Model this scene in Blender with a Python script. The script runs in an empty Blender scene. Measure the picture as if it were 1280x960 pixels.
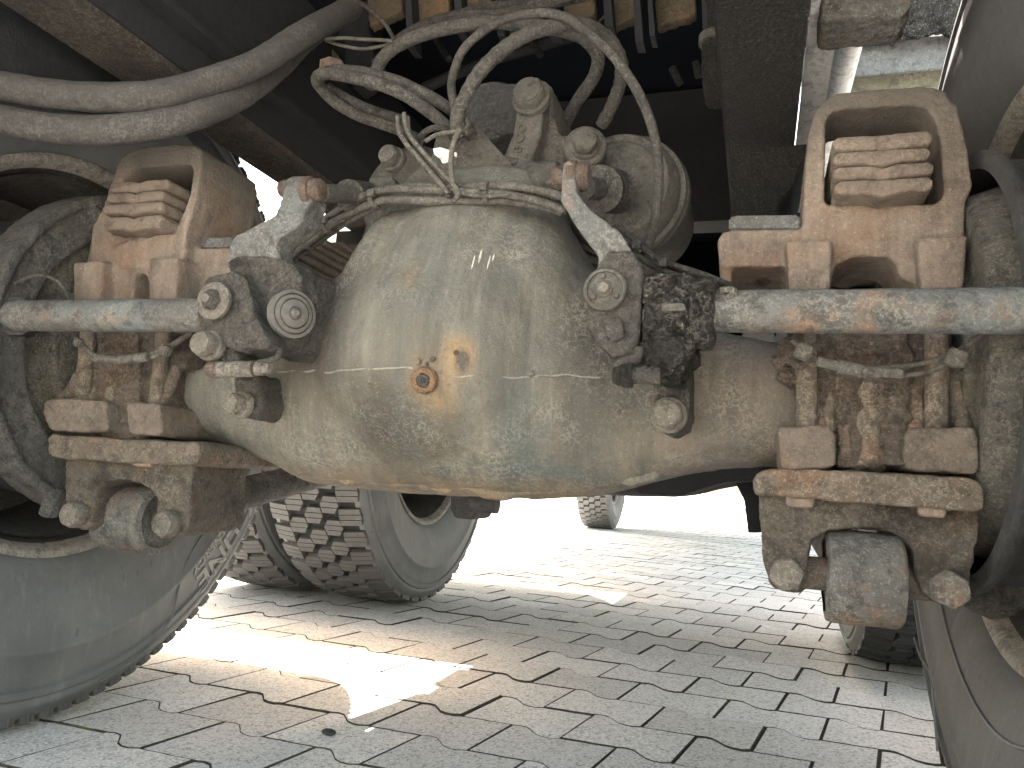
import bpy, bmesh, math, random
from mathutils import Vector, Matrix, Quaternion, noise as mnoise
from mathutils.bvhtree import BVHTree
R = math.radians
random.seed(7)
S = bpy.context.scene
COL = S.collection

# ------------------------------------------------------------------ camera
CAM = Vector((.39, -.89, .39)); YAW, PIT, ROL, FP = R(18.), R(7.1), R(3.8), 961.
_f = Vector((-math.sin(YAW)*math.cos(PIT), math.cos(YAW)*math.cos(PIT), math.sin(PIT)))
_r = Vector((math.cos(YAW), math.sin(YAW), 0)); _u = _r.cross(_f)
CR = _r*math.cos(ROL) + _u*math.sin(ROL); CU = -_r*math.sin(ROL) + _u*math.cos(ROL)
cd = bpy.data.cameras.new('camera'); cam = bpy.data.objects.new('camera', cd); COL.objects.link(cam)
cd.sensor_width = 36; cd.lens = FP/1280*36; cd.clip_start = .02; cd.clip_end = 3000
M = Matrix((CR, CU, -_f)).transposed().to_4x4(); M.translation = CAM
cam.matrix_world = M; S.camera = cam

# ------------------------------------------------------------------ light
SUN_EL, SUN_AZ = R(66), R(-68)     # azimuth measured from +Y, clockwise: sun stands to the left of the truck
w = bpy.data.worlds.new('World'); S.world = w; w.use_nodes = True
nt = w.node_tree; bg = nt.nodes['Background']
sky = nt.nodes.new('ShaderNodeTexSky'); sky.sky_type = 'NISHITA'; sky.sun_disc = False
sky.sun_elevation = SUN_EL; sky.sun_rotation = SUN_AZ; sky.air_density = 1; sky.dust_density = 2.5
tint = nt.nodes.new('ShaderNodeMix'); tint.data_type = 'RGBA'; tint.blend_type = 'MULTIPLY'; tint.inputs[0].default_value = 1
tint.inputs[7].default_value = (1.08, .86, .60, 1)      # the photograph's warm white balance
nt.links.new(sky.outputs[0], tint.inputs[6]); nt.links.new(tint.outputs[2], bg.inputs[0]); bg.inputs[1].default_value = .15
sd = Vector((math.sin(SUN_AZ)*math.cos(SUN_EL), math.cos(SUN_AZ)*math.cos(SUN_EL), math.sin(SUN_EL)))
ld = bpy.data.lights.new('sun', 'SUN'); ld.energy = 3.6; ld.angle = R(.5); ld.color = (1, .95, .87)
lo = bpy.data.objects.new('sun', ld); COL.objects.link(lo); lo.rotation_euler = sd.to_track_quat('Z', 'Y').to_euler()
S.view_settings.view_transform = 'Standard'; S.view_settings.look = 'None'
S.view_settings.exposure = 3.65; S.view_settings.gamma = 1

# ------------------------------------------------------------------ placing
def ray(x, y): return _f + CR*((x-640)/FP) + CU*((480-y)/FP)
def P(x, y, Y): d = ray(x, y); return CAM + d*((Y-CAM.y)/d.y)          # photograph point at distance Y along the truck
def PX(x, y, X): d = ray(x, y); return CAM + d*((X-CAM.x)/d.x)
def PZ(x, y, Z): d = ray(x, y); return CAM + d*((Z-CAM.z)/d.z)
def rad(p, n): return n*((p-CAM).dot(_f))/FP                            # n pixels at point p in metres

# ------------------------------------------------------------------ materials
class NB:
    def __init__(s, name):
        s.m = bpy.data.materials.new(name); s.m.use_nodes = True; s.t = s.m.node_tree
        s.b = s.t.nodes['Principled BSDF']; s.pos = s.t.nodes.new('ShaderNodeNewGeometry').outputs['Position']
    def n(s, t, **k):
        x = s.t.nodes.new(t)
        for a, v in k.items():
            if a[0] == '_': x.inputs[a[1:].replace('_', ' ')].default_value = v
            else: setattr(x, a, v)
        return x
    def l(s, a, b): s.t.links.new(a, b)
    def mapped(s, sc=(1, 1, 1), loc=(0, 0, 0), src=None, rot=(0, 0, 0)):
        m = s.n('ShaderNodeMapping'); m.inputs['Scale'].default_value = sc; m.inputs['Location'].default_value = loc
        m.inputs['Rotation'].default_value = rot
        s.l(src or s.pos, m.inputs[0]); return m.outputs[0]
    def noise(s, scale, detail=5, rough=.6, src=None, dist=0):
        n = s.n('ShaderNodeTexNoise', _Scale=scale, _Detail=detail, _Roughness=rough, _Distortion=dist); s.l(src or s.pos, n.inputs['Vector']); return n.outputs['Fac']
    def ramp(s, fac, stops):
        r = s.n('ShaderNodeValToRGB'); e = r.color_ramp.elements
        while len(e) < len(stops): e.new(.5)
        for q, (p, c) in zip(e, stops):
            q.position = p; q.color = (c if hasattr(c, '__len__') else (c, c, c)) + (1,) if hasattr(c, '__len__') else (c, c, c, 1)
        s.l(fac, r.inputs[0]); return r.outputs[0]
    def mix(s, fac, a, b, mode='MIX'):
        m = s.n('ShaderNodeMix', data_type='RGBA', blend_type=mode)
        for v, i in ((fac, 0), (a, 6), (b, 7)):
            if hasattr(v, 'links'): s.l(v, m.inputs[i])
            elif hasattr(v, '__len__'): m.inputs[i].default_value = tuple(v) + (1,)
            else: m.inputs[i].default_value = v if i == 0 else (v, v, v, 1)
        return m.outputs[2]
    def math(s, op, a, b=0., c=None):
        m = s.n('ShaderNodeMath', operation=op)
        for i, v in enumerate((a, b) if c is None else (a, b, c)):
            if hasattr(v, 'links'): s.l(v, m.inputs[i])
            else: m.inputs[i].default_value = v
        return m.outputs[0]
    def bump(s, h, strength, dist=.002, chain=None):
        b = s.n('ShaderNodeBump', _Strength=strength, _Distance=dist); s.l(h, b.inputs['Height'])
        if chain: s.l(chain, b.inputs['Normal'])
        return b.outputs[0]
    def spot(s, c, r, soft=.5):                        # round mask at a world place, 1 inside
        d = s.n('ShaderNodeVectorMath', operation='SUBTRACT'); s.l(s.pos, d.inputs[0]); d.inputs[1].default_value = c
        q = s.n('ShaderNodeVectorMath', operation='DIVIDE'); s.l(d.outputs[0], q.inputs[0]); q.inputs[1].default_value = r
        L = s.n('ShaderNodeVectorMath', operation='LENGTH'); s.l(q.outputs[0], L.inputs[0])
        wob = s.noise(30, 5, .65); v = s.math('ADD', L.outputs['Value'], s.math('MULTIPLY', s.math('SUBTRACT', wob, .5), 1.0))
        mr = s.n('ShaderNodeMapRange', interpolation_type='SMOOTHSTEP'); s.l(v, mr.inputs[0]); mr.inputs[1].default_value = 1-soft; mr.inputs[2].default_value = 1+soft*.5
        mr.inputs[3].default_value = 1; mr.inputs[4].default_value = 0; return mr.outputs[0]
    def done(s, col, rough=.8, normal=None, metal=0, spec=.4):
        if hasattr(col, 'links'): s.l(col, s.b.inputs['Base Color'])
        else: s.b.inputs['Base Color'].default_value = tuple(col) + (1,)
        if hasattr(rough, 'links'): s.l(rough, s.b.inputs['Roughness'])
        else: s.b.inputs['Roughness'].default_value = rough
        s.b.inputs['Metallic'].default_value = metal; s.b.inputs['Specular IOR Level'].default_value = spec
        if normal: s.l(normal, s.b.inputs['Normal'])
        return s.m

def grime(name, dark, mid, light, rust=None, rust_amt=.5, scale=14, rough=.78, bump=.5, streak=0., oil=0., speck=.5, blue=0., metal=0, crust=.4, tone=None, top=None, crack=.55):
    g_ = lambda c_: tuple(.82*v+.18*(sum(c_)/3) for v in c_)
    dark, mid, light = g_(dark), g_(mid), g_(light); rust = rust and g_(rust)
    if tone is None: tone = .66 if light[0] < .48 else 1.
    dark = tuple(v*tone*.65 for v in dark); mid = tuple(v*tone for v in mid); light = tuple(v*tone*1.12 for v in light)
    b = NB(name)
    n1 = b.noise(scale, 8, .68, dist=.4); n2 = b.noise(scale*6.3, 6, .7); n3 = b.noise(520, 3, .6)
    c = b.ramp(n1, [(.28, dark), (.47, mid), (.66, mid), (.80, light)])
    c = b.mix(b.math('MULTIPLY', n2, .55), c, b.ramp(n2, [(.35, dark), (.55, mid), (.72, light)]))
    if blue:
        c = b.mix(b.math('MULTIPLY', b.ramp(b.noise(8, 6, .65, src=b.mapped(loc=(3, 1, 7))), [(.48, 0.), (.62, 1.)]), blue), c, (.13, .16, .17))
    if streak:
        st = b.noise(1, 6, .6, src=b.mapped(sc=(55, 55, 5)))
        c = b.mix(b.math('MULTIPLY', b.ramp(st, [(.45, 0.), (.62, 1.)]), streak), c, dark)
        st = b.noise(1, 6, .6, src=b.mapped(sc=(70, 70, 6), loc=(5, 2, 1)))
        c = b.mix(b.math('MULTIPLY', b.ramp(st, [(.52, 0.), (.68, 1.)]), streak*.8), c, light)
    if rust:
        rn = b.noise(scale*.8, 9, .72, src=b.mapped(loc=(9, 4, 2)))
        c = b.mix(b.ramp(rn, [(.62-rust_amt*.3, 0.), (.74-rust_amt*.3, 1.)]), c, b.mix(n2, rust, tuple(v*.45 for v in rust)))
    rg_ = b.math('SUBTRACT', 1., b.math('MULTIPLY', b.math('ABSOLUTE', b.math('SUBTRACT', b.noise(105, 4, .6, src=b.mapped(loc=(6, 6, 1))), .5)), 22.))
    c = b.mix(b.math('MULTIPLY', b.math('MAXIMUM', rg_, 0.), b.math('MULTIPLY', b.ramp(b.noise(13, 5, .6, src=b.mapped(loc=(1, 3, 9))), [(.42, 0.), (.6, 1.)]), crack)), c, tuple(min(1, x*1.35) for x in light))
    c = b.mix(b.math('MULTIPLY', b.ramp(b.noise(62, 5, .7, src=b.mapped(loc=(4, 1, 5))), [(.52, 0.), (.62, 1.)]), crack*.9), c, tuple(x*.6 for x in dark))
    if speck:
        v = b.noise(330, 4, .75); c = b.mix(b.math('MULTIPLY', b.ramp(v, [(.56, 0.), (.68, 1.)]), speck), c, tuple(min(1, x*1.7+.03) for x in light))
        v = b.noise(210, 4, .75, src=b.mapped(loc=(2, 8, 3))); c = b.mix(b.math('MULTIPLY', b.ramp(v, [(.58, 0.), (.68, 1.)]), speck), c, tuple(x*.5 for x in dark))
    if top:
        zz = b.n('ShaderNodeSeparateXYZ'); b.l(b.pos, zz.inputs[0]); mr = b.n('ShaderNodeMapRange'); b.l(b.math('ADD', zz.outputs[2], b.math('MULTIPLY', b.math('SUBTRACT', b.noise(16, 6, .7), .5), .08)), mr.inputs[0])
        mr.inputs[1].default_value, mr.inputs[2].default_value = top[:2]; c = b.mix(b.math('MULTIPLY', mr.outputs[0], .8), c, b.mix(n2, top[2], tuple(v*1.9 for v in top[2])))
    rg = rough
    if oil:
        on = b.ramp(b.noise(scale*.7, 6, .65, src=b.mapped(loc=(1, 14, 6))), [(.60-oil*.25, 0.), (.72-oil*.25, 1.)])
        c = b.mix(b.math('MULTIPLY', on, .85), c, (.022, .019, .016)); rg = b.math('SUBTRACT', rough, b.math('MULTIPLY', on, .35))
    nm = b.bump(b.noise(60, 7, .75), min(1, bump*1.3), .009)
    nm = b.bump(b.noise(240, 5, .78), min(1, bump*1.2), .004, nm)
    if crust:
        vo = b.n('ShaderNodeTexVoronoi', _Scale=170.); b.l(b.mapped(src=b.pos), vo.inputs['Vector']); nm = b.bump(vo.outputs['Distance'], crust*.5, .002, nm)
    return b.done(c, rg, nm, metal)

M_ = {}
M_['saddle'] = grime('rusty_cast_iron', (.11, .082, .062), (.235, .175, .13), (.32, .25, .19), (.27, .155, .09), .3, 11, bump=.4, speck=.25, streak=.4, crust=.3, top=(.71, .78, (.045, .042, .036)), tone=.92, crack=.22)
M_['saddle_grey'] = grime('grey_cast_iron', (.045, .045, .042), (.135, .13, .115), (.26, .245, .21), (.24, .13, .07), .3, 10, bump=.35, speck=.4, streak=.2)
M_['lower'] = grime('crusted_iron', (.075, .058, .042), (.20, .155, .11), (.33, .27, .20), (.26, .13, .06), .3, 12, bump=.45, speck=.45)
M_['lowerdark'] = grime('oily_crusted_iron', (.045, .037, .028), (.155, .125, .093), (.27, .225, .165), (.24, .14, .065), .2, 13, bump=.6, speck=.45, oil=.3, tone=.95)
M_['leaf'] = grime('leaf_spring_rust', (.11, .08, .058), (.215, .16, .118), (.29, .23, .175), (.22, .145, .09), .15, 15, bump=.3, speck=.15, crust=.2, tone=.62)
M_['tube'] = grime('blue_grey_dusty_steel', (.05, .05, .047), (.135, .13, .115), (.25, .235, .20), (.25, .15, .085), .3, 13, bump=.35, speck=.35, blue=.45, streak=.2)
M_['adjuster'] = grime('oily_cast_adjuster', (.045, .04, .033), (.20, .18, .15), (.33, .30, .25), (.24, .14, .08), .15, 17, bump=.8, speck=.4, oil=.1, rough=.7, tone=.9)
M_['cap'] = grime('dark_dusty_cap', (.04, .038, .034), (.085, .08, .07), (.14, .13, .11), None, 0, 14, bump=.15, speck=.2, crack=.1, crust=.1, tone=1.)
M_['foot'] = grime('dusty_brown_casting', (.08, .06, .045), (.20, .152, .115), (.29, .235, .18), (.26, .155, .09), .3, 13, bump=.5, speck=.3, crack=.3, tone=.88)
M_['grease'] = grime('black_grease', (.012, .011, .010), (.06, .054, .045), (.24, .22, .18), None, 0, 34, bump=1., speck=.3, rough=.36, tone=1., crack=.9)
M_['lever'] = grime('lever_iron', (.06, .06, .057), (.13, .126, .115), (.25, .24, .21), (.22, .14, .095), .15, 14, bump=.35, speck=.4, blue=.2)
M_['bolt'] = grime('bolt_steel', (.10, .085, .065), (.22, .19, .15), (.34, .31, .26), (.26, .15, .08), .1, 30, bump=.45, speck=.4)
M_['rust'] = grime('orange_rust', (.13, .085, .06), (.27, .18, .13), (.42, .33, .26), (.33, .17, .08), .35, 40, bump=.6, speck=.3)
M_['chamber'] = grime('dusty_brake_chamber', (.045, .042, .036), (.10, .094, .078), (.17, .16, .135), (.14, .09, .055), .15, 9, bump=.35, speck=.2, crust=.2)
M_['carrier'] = grime('dusty_gear_carrier', (.055, .051, .043), (.115, .106, .088), (.18, .168, .14), None, 0, 12, bump=.4, speck=.2, crust=.2)
M_['hose'] = grime('dusty_rubber_hose', (.035, .032, .028), (.085, .078, .066), (.19, .175, .147), None, 0, 30, bump=.5, speck=.45, crust=.6)
M_['bighose'] = grime('grey_rubber_hose', (.10, .095, .09), (.07, .065, .059), (.13, .12, .105), None, 0, 22, bump=.3, speck=.35, crust=.3)
M_['cable'] = grime('dusty_cable', (.045, .04, .033), (.125, .112, .092), (.24, .22, .18), None, 0, 40, bump=.4, speck=.4)
M_['cabledark'] = grime('black_cable_sleeve', (.02, .019, .017), (.055, .05, .044), (.17, .155, .13), None, 0, 40, bump=.5, speck=.5, rough=.55)
M_['rail'] = grime('frame_rail_paint', (.015, .014, .013), (.03, .028, .025), (.13, .12, .10), None, 0, 70, bump=1., speck=.8, crust=2., crack=.3)
M_['raildark'] = grime('dark_chassis_paint', (.006, .0075, .011), (.008, .0095, .0135), (.018, .02, .024), None, 0, 8, bump=.2, speck=.05, crust=.1)
M_['railbrown'] = grime('rail_underside_dirt', (.03, .024, .018), (.08, .063, .047), (.22, .175, .12), (.16, .09, .05), .15, 16, bump=.6, speck=.5)
M_['yellow'] = grime('rusty_yellow_paint', (.05, .035, .018), (.07, .05, .025), (.13, .095, .045), (.14, .06, .025), .4, 12, bump=.3, speck=.2)
M_['shield'] = grime('brake_shield', (.055, .055, .055), (.17, .162, .145), (.32, .30, .26), (.2, .15, .1), .1, 14, bump=.6, speck=.4, streak=.3)
M_['drum'] = grime('brake_drum', (.02, .021, .024), (.05, .05, .05), (.10, .095, .085), (.12, .07, .04), .1, 10, bump=.25, speck=.2)
M_['mounting'] = grime('oily_backing', (.06, .057, .048), (.19, .175, .14), (.34, .31, .23), (.26, .20, .09), .25, 14, bump=.7, speck=.45, tone=1.)
M_['rim'] = grime('rim_dusty_paint', (.035, .034, .032), (.075, .07, .064), (.15, .135, .115), None, 0, 12, bump=.2, speck=.15)
M_['rimlip'] = grime('rim_lip_metal', (.16, .14, .12), (.36, .33, .285), (.47, .44, .39), (.26, .16, .10), .1, 30, bump=.4, speck=.3)
M_['white_metal'] = grime('white_painted_pipe', (.45, .45, .44), (.72, .72, .71), (.8, .8, .79), None, 0, 12, bump=.1, speck=.05, crust=.05)
M_['greyplate'] = grime('blue_grey_plate', (.10, .115, .125), (.20, .22, .23), (.32, .33, .31), None, 0, 15, bump=.3, speck=.4)
M_['tanplate'] = grime('tan_dusty_plate', (.10, .095, .065), (.19, .175, .115), (.28, .26, .19), None, 0, 14, bump=.3, speck=.3)
M_['crust'] = grime('mud_crust', (.012, .012, .012), (.07, .07, .065), (.47, .46, .43), None, 0, 45, bump=1.2, speck=.8)
M_['sticker'] = grime('torn_white_sticker', (.5, .48, .42), (.7, .68, .62), (.78, .76, .7), None, 0, 60, bump=.2, speck=.2)
M_['wall'] = grime('pale_render_wall', (.6, .6, .58), (.68, .68, .66), (.74, .74, .72), None, 0, 1, bump=.05, speck=0, crust=0)
M_['dirt'] = grime('caked_dirt', (.09, .07, .052), (.25, .19, .14), (.38, .31, .23), (.30, .18, .10), .3, 22, bump=.9, speck=.4, crust=.8, tone=1.)

def rubber(name, base=(.108, .113, .116), light=(.185, .19, .188), dark=(.05, .052, .054)):
    b = NB(name)
    c = b.ramp(b.noise(7, 8, .65, dist=.5), [(.25, tuple((x+y)/2 for x, y in zip(dark, base))), (.5, base), (.8, tuple((x+y)/2 for x, y in zip(light, base)))])
    s = b.noise(1, 5, .6, src=b.mapped(sc=(90, 95, 17), rot=(.12, 0, 0))); c = b.mix(b.ramp(s, [(.64, 0.), (.70, .7)]), c, dark)
    s = b.noise(1, 5, .6, src=b.mapped(sc=(60, 60, 9), loc=(4, 4, 4))); c = b.mix(b.ramp(s, [(.55, 0.), (.75, .45)]), c, light)
    v = b.noise(260, 4, .7); c = b.mix(b.ramp(v, [(.6, 0.), (.72, .35)]), c, (.26, .25, .23))
    nm = b.bump(b.noise(50, 6, .65), .25, .003); nm = b.bump(b.noise(300, 4, .7), .3, .0012, nm)
    return b.done(c, .72, nm, spec=.35)
M_['rubber'] = rubber('tyre_rubber')
M_['rubber_dark'] = rubber('dark_tyre_rubber', (.06, .06, .062), (.10, .10, .102), (.03, .03, .032))
M_['rubber_text'] = rubber('tyre_lettering', (.19, .19, .185), (.26, .255, .25), (.14, .14, .14))
M_['tread'] = rubber('tread_rubber', (.065, .065, .064), (.12, .12, .115), (.035, .035, .035))
M_['tread_dark'] = rubber('worn_black_tread', (.025, .026, .028), (.045, .046, .05), (.014, .014, .016))

# paving
def paving_mat():
    b = NB('concrete_paver'); oi = b.n('ShaderNodeObjectInfo')
    n = b.noise(3.1, 6, .6)
    c = b.ramp(n, [(.3, (.50, .49, .47)), (.6, (.57, .56, .54)), (.8, (.62, .61, .59))])
    vo = b.n('ShaderNodeTexVoronoi', _Scale=210.); b.l(b.pos, vo.inputs['Vector'])
    c = b.mix(b.ramp(vo.outputs['Color'], [(.12, .75), (.5, 0.)]), c, (.20, .195, .18))
    c = b.mix(b.ramp(b.noise(260, 4, .75), [(.5, 0.), (.62, .9)]), c, (.80, .78, .74))
    c = b.mix(b.ramp(b.noise(11, 7, .7, src=b.mapped(loc=(5, 5, 5))), [(.58, 0.), (.76, .4)]), c, (.24, .225, .20))
    at = b.n('ShaderNodeAttribute', attribute_name='tone')
    vv = b.math('ADD', b.math('MULTIPLY', oi.outputs['Random'], .22), b.math('ADD', .84, b.math('MULTIPLY', at.outputs['Fac'], .22)))
    c = b.mix(1., c, b.mix(0., (1, 1, 1), vv), 'MULTIPLY') if False else c
    hs = b.n('ShaderNodeHueSaturation'); b.l(c, hs.inputs['Color']); b.l(vv, hs.inputs['Value'])
    nm = b.bump(vo.outputs['Distance'], .55, .0016); nm = b.bump(b.noise(500, 3, .7), .3, .0008, nm)
    return b.done(hs.outputs[0], .85, nm, spec=.3)
M_['paver'] = paving_mat()
b = NB('joint_sand'); c = b.ramp(b.noise(60, 5, .7), [(.35, (.022, .020, .016)), (.6, (.06, .053, .04))])
c = b.mix(b.ramp(b.noise(4.5, 5, .7), [(.56, 0.), (.66, .8)]), c, (.12, .14, .035))
M_['joint'] = b.done(c, .95, b.bump(b.noise(400, 3, .7), .8, .003))
b = NB('far_paving'); M_['farground'] = b.done(b.ramp(b.noise(2, 6, .6), [(.3, (.42, .41, .39)), (.7, (.5, .49, .46))]), .9)
b = NB('moss'); M_['moss'] = b.done(b.ramp(b.noise(150, 4, .7), [(.3, (.10, .12, .03)), (.7, (.22, .22, .09))]), .95, b.bump(b.noise(500, 3), .8, .003))
b = NB('dark_socket'); M_['black'] = b.done((.012, .012, .012), .9)
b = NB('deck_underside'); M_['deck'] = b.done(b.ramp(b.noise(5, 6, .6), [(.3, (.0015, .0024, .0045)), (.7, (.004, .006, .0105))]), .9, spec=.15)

# axle housing with its own stains
def housing_mat():
    b = NB('axle_housing_dirt'); D, Mi, L = (.035, .033, .029), (.105, .098, .083), (.195, .183, .155)
    n1 = b.noise(7, 8, .68, dist=.6); n2 = b.noise(48, 6, .7)
    c = b.ramp(n1, [(.25, (.055, .052, .043)), (.42, Mi), (.62, (.135, .126, .104)), (.8, L)])
    c = b.mix(b.math('MULTIPLY', b.ramp(n2, [(.4, 0.), (.7, 1.)]), .3), c, L)
    c = b.mix(b.ramp(b.noise(5, 6, .6, src=b.mapped(loc=(7, 3, 1))), [(.46, 0.), (.62, .55)]), c, (.095, .098, .09))    # grey-green tint
    c = b.mix(b.ramp(b.noise(4, 6, .6, src=b.mapped(loc=(2, 9, 4))), [(.5, 0.), (.66, .6)]), c, (.155, .122, .085))        # brown tint
    for loc, sc, col, a in (((5, 0, 0), (48, 12, 4.5), (.10, .10, .085), .55), ((0, 7, 2), (60, 15, 6), L, .5), ((8, 2, 2), (22, 9, 3), (.095, .10, .095), .5)):
        s = b.noise(1, 6, .6, src=b.mapped(sc=sc, loc=loc)); c = b.mix(b.ramp(s, [(.5, 0.), (.68, a)]), c, col)
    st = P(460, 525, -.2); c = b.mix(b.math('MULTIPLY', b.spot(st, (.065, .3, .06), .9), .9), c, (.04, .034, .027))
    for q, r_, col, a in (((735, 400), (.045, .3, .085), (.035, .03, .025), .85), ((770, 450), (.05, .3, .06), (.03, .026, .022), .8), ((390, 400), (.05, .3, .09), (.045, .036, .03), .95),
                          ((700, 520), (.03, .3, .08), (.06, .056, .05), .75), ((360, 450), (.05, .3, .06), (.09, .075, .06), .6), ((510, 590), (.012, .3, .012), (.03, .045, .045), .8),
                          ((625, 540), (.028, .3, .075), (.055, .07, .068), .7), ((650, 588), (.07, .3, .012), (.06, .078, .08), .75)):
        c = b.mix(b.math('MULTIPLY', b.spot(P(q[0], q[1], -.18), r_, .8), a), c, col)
    for q, r_, a in (((530, 476), (.028, .3, .032), .5), ((566, 440), (.016, .3, .022), .6), ((500, 338), (.012, .3, .018), .35), ((545, 430), (.02, .3, .02), .3)):
        c = b.mix(b.math('MULTIPLY', b.spot(P(q[0], q[1], -.19), r_, .9), a), c, (.30, .175, .065))
    c = b.mix(b.math('MULTIPLY', b.spot(P(568, 446, -.19), (.008, .3, .012), .5), .8), c, (.04, .042, .045))
    zz = b.n('ShaderNodeSeparateXYZ'); b.l(b.pos, zz.inputs[0])
    lowm = b.n('ShaderNodeMapRange'); b.l(b.math('ADD', zz.outputs[2], b.math('MULTIPLY', b.noise(14, 5, .7), .03)), lowm.inputs[0])
    lowm.inputs[1].default_value = .385; lowm.inputs[2].default_value = .415; lowm.inputs[3].default_value = .8; lowm.inputs[4].default_value = 0
    c = b.mix(lowm.outputs[0], c, b.mix(b.noise(25, 5, .7), (.08, .06, .04), (.28, .18, .085)))
    ax = b.n('ShaderNodeMapRange'); b.l(zz.outputs[0], ax.inputs[0]); ax.inputs[1].default_value = .24; ax.inputs[2].default_value = .36; 
    c = b.mix(b.math('MULTIPLY', ax.outputs[0], b.ramp(b.noise(18, 7, .7), [(.3, .35), (.6, .9)])), c, (.135, .108, .088))
    v = b.noise(300, 4, .78); c = b.mix(b.ramp(v, [(.55, 0.), (.70, .32)]), c, (.36, .345, .29))
    v = b.noise(190, 5, .78, src=b.mapped(loc=(2, 8, 3))); c = b.mix(b.ramp(v, [(.56, 0.), (.66, .6)]), c, (.07, .065, .052))
    for q, r_ in (((582, 320), (.0008, .3, .009)), ((589, 311), (.0013, .3, .009)), ((599, 318), (.0007, .3, .010)), ((603, 309), (.0008, .3, .005)), ((728, 458), (.003, .3, .0008))):
        c = b.mix(b.spot(P(q[0], q[1], -.17), r_, .3), c, (.75, .73, .66))
    for loc, sc, a in (((3, 3, 3), (20, 9, 2.2), .5), ((9, 1, 6), (75, 20, 4), .45)):
        c = b.mix(b.math('MULTIPLY', b.ramp(b.noise(1, 6, .62, src=b.mapped(sc=sc, loc=loc)), [(.5, 0.), (.64, 1.)]), a), c, (.075, .076, .068))
    rg_ = b.math('SUBTRACT', 1., b.math('MULTIPLY', b.math('ABSOLUTE', b.math('SUBTRACT', b.noise(120, 4, .6), .5)), 20.))
    c = b.mix(b.math('MULTIPLY', b.math('MAXIMUM', rg_, 0.), b.math('MULTIPLY', b.ramp(b.noise(9, 5, .6, src=b.mapped(loc=(1, 3, 9))), [(.45, 0.), (.62, 1.)]), .5)), c, (.32, .305, .255))
    c = b.mix(b.math('MULTIPLY', b.ramp(b.noise(1, 7, .7, src=b.mapped(sc=(40, 40, 9), loc=(1, 1, 3))), [(.54, 0.), (.66, 1.)]), .55), c, (.07, .066, .054))
    nm = b.bump(b.noise(26, 7, .7), .5, .010); nm = b.bump(b.noise(150, 6, .8), .8, .005, nm); nm = b.bump(b.noise(420, 4, .7), .4, .0015, nm)
    return b.done(c, .8, nm, spec=.35)
M_['housing'] = housing_mat()
M_['seam'] = grime('pale_weld_seam', (.11, .10, .085), (.22, .205, .17), (.30, .28, .24), None, 0, 30, bump=.3, speck=.2, tone=1.)
M_['plug'] = grime('orange_rust_plug', (.15, .085, .04), (.36, .20, .09), (.50, .33, .20), (.42, .19, .07), .5, 45, bump=.6, speck=.2, tone=.95)

# ------------------------------------------------------------------ objects
def tag(o, label=None, cat=None, group=None, kind=None):
    if label: o['label'] = label
    if cat: o['category'] = cat
    if group: o['group'] = group
    if kind: o['kind'] = kind
    return o
def thing(name, label, cat, loc=(0, 0, 0), group=None):
    o = bpy.data.objects.new(name, None); COL.objects.link(o); o.location = loc; o.empty_display_size = .05
    return tag(o, label, cat, group)
def origin(o):
    return Vector() if o.parent else Vector(o.location)      # a child's own world matrix is already the identity
def link(name, me, mat=None, parent=None, smooth=None):
    o = bpy.data.objects.new(name, me); COL.objects.link(o)
    if mat is not None and not me.materials: me.materials.append(M_[mat] if isinstance(mat, str) else mat)
    if parent: o.parent = parent; o.matrix_parent_inverse = Matrix.Translation(-origin(parent)); 
    if smooth is not None and me.polygons:
        me.shade_smooth() if smooth == 180 else me.shade_smooth()
        if smooth < 180: me.set_sharp_from_angle(angle=R(smooth))
    return o
# all meshes are written in world coordinates; parents only carry an offset that the inverse matrix cancels
def fin(bm, name, mat, parent=None, smooth=40, **k):
    bmesh.ops.recalc_face_normals(bm, faces=bm.faces); me = bpy.data.meshes.new(name); bm.to_mesh(me); bm.free()
    return link(name, me, mat, parent, smooth)
def prism(bm, pts, axis=Vector((0, 1, 0)), depth=.1, taper=1.):
    c = sum(pts, Vector())/len(pts); f = [bm.verts.new(p) for p in pts]; k = [bm.verts.new(c+(p-c)*taper+axis*depth) for p in pts]
    n = len(pts); bm.faces.new(f); bm.faces.new(k[::-1])
    for i in range(n): bm.faces.new((f[i], k[i], k[(i+1) % n], f[(i+1) % n]))
def pp(bm, px, Y, depth, taper=1.): prism(bm, [P(x, y, Y) for x, y in px], Vector((0, 1, 0)), depth, taper)
def box(bm, a, b_):
    x0, y0, z0 = a; x1, y1, z1 = b_
    prism(bm, [Vector(v) for v in ((x0, y0, z0), (x1, y0, z0), (x1, y0, z1), (x0, y0, z1))], Vector((0, 1, 0)), y1-y0)
def frame(axis):
    a = axis.normalized(); u = a.orthogonal().normalized(); 
    if abs(a.z) < .9: u = Vector((0, 0, 1)).cross(a).normalized()
    return a, u, a.cross(u)
def lathe(bm, c, axis, prof, n=32, cap=True, phase=0):
    a, u, v = frame(axis); rings = []
    for t, r in prof: rings.append([bm.verts.new(c + a*t + (u*math.cos(2*math.pi*i/n+phase)+v*math.sin(2*math.pi*i/n+phase))*r) for i in range(n)])
    for A, B in zip(rings, rings[1:]):
        for i in range(n): bm.faces.new((A[i], A[(i+1) % n], B[(i+1) % n], B[i]))
    if cap: bm.faces.new(rings[0][::-1]); bm.faces.new(rings[-1])
def spline(pts, step):
    out = []; n = len(pts)
    for i in range(n-1):
        p0, p1, p2, p3 = pts[max(0, i-1)], pts[i], pts[i+1], pts[min(n-1, i+2)]
        k = max(2, int((p2-p1).length/step))
        for j in range(k):
            t = j/k; out.append(.5*((2*p1)+(p2-p0)*t+(2*p0-5*p1+4*p2-p3)*t*t+(3*p1-p0-3*p2+p3)*t**3))
    out.append(pts[-1]); return out
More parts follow.
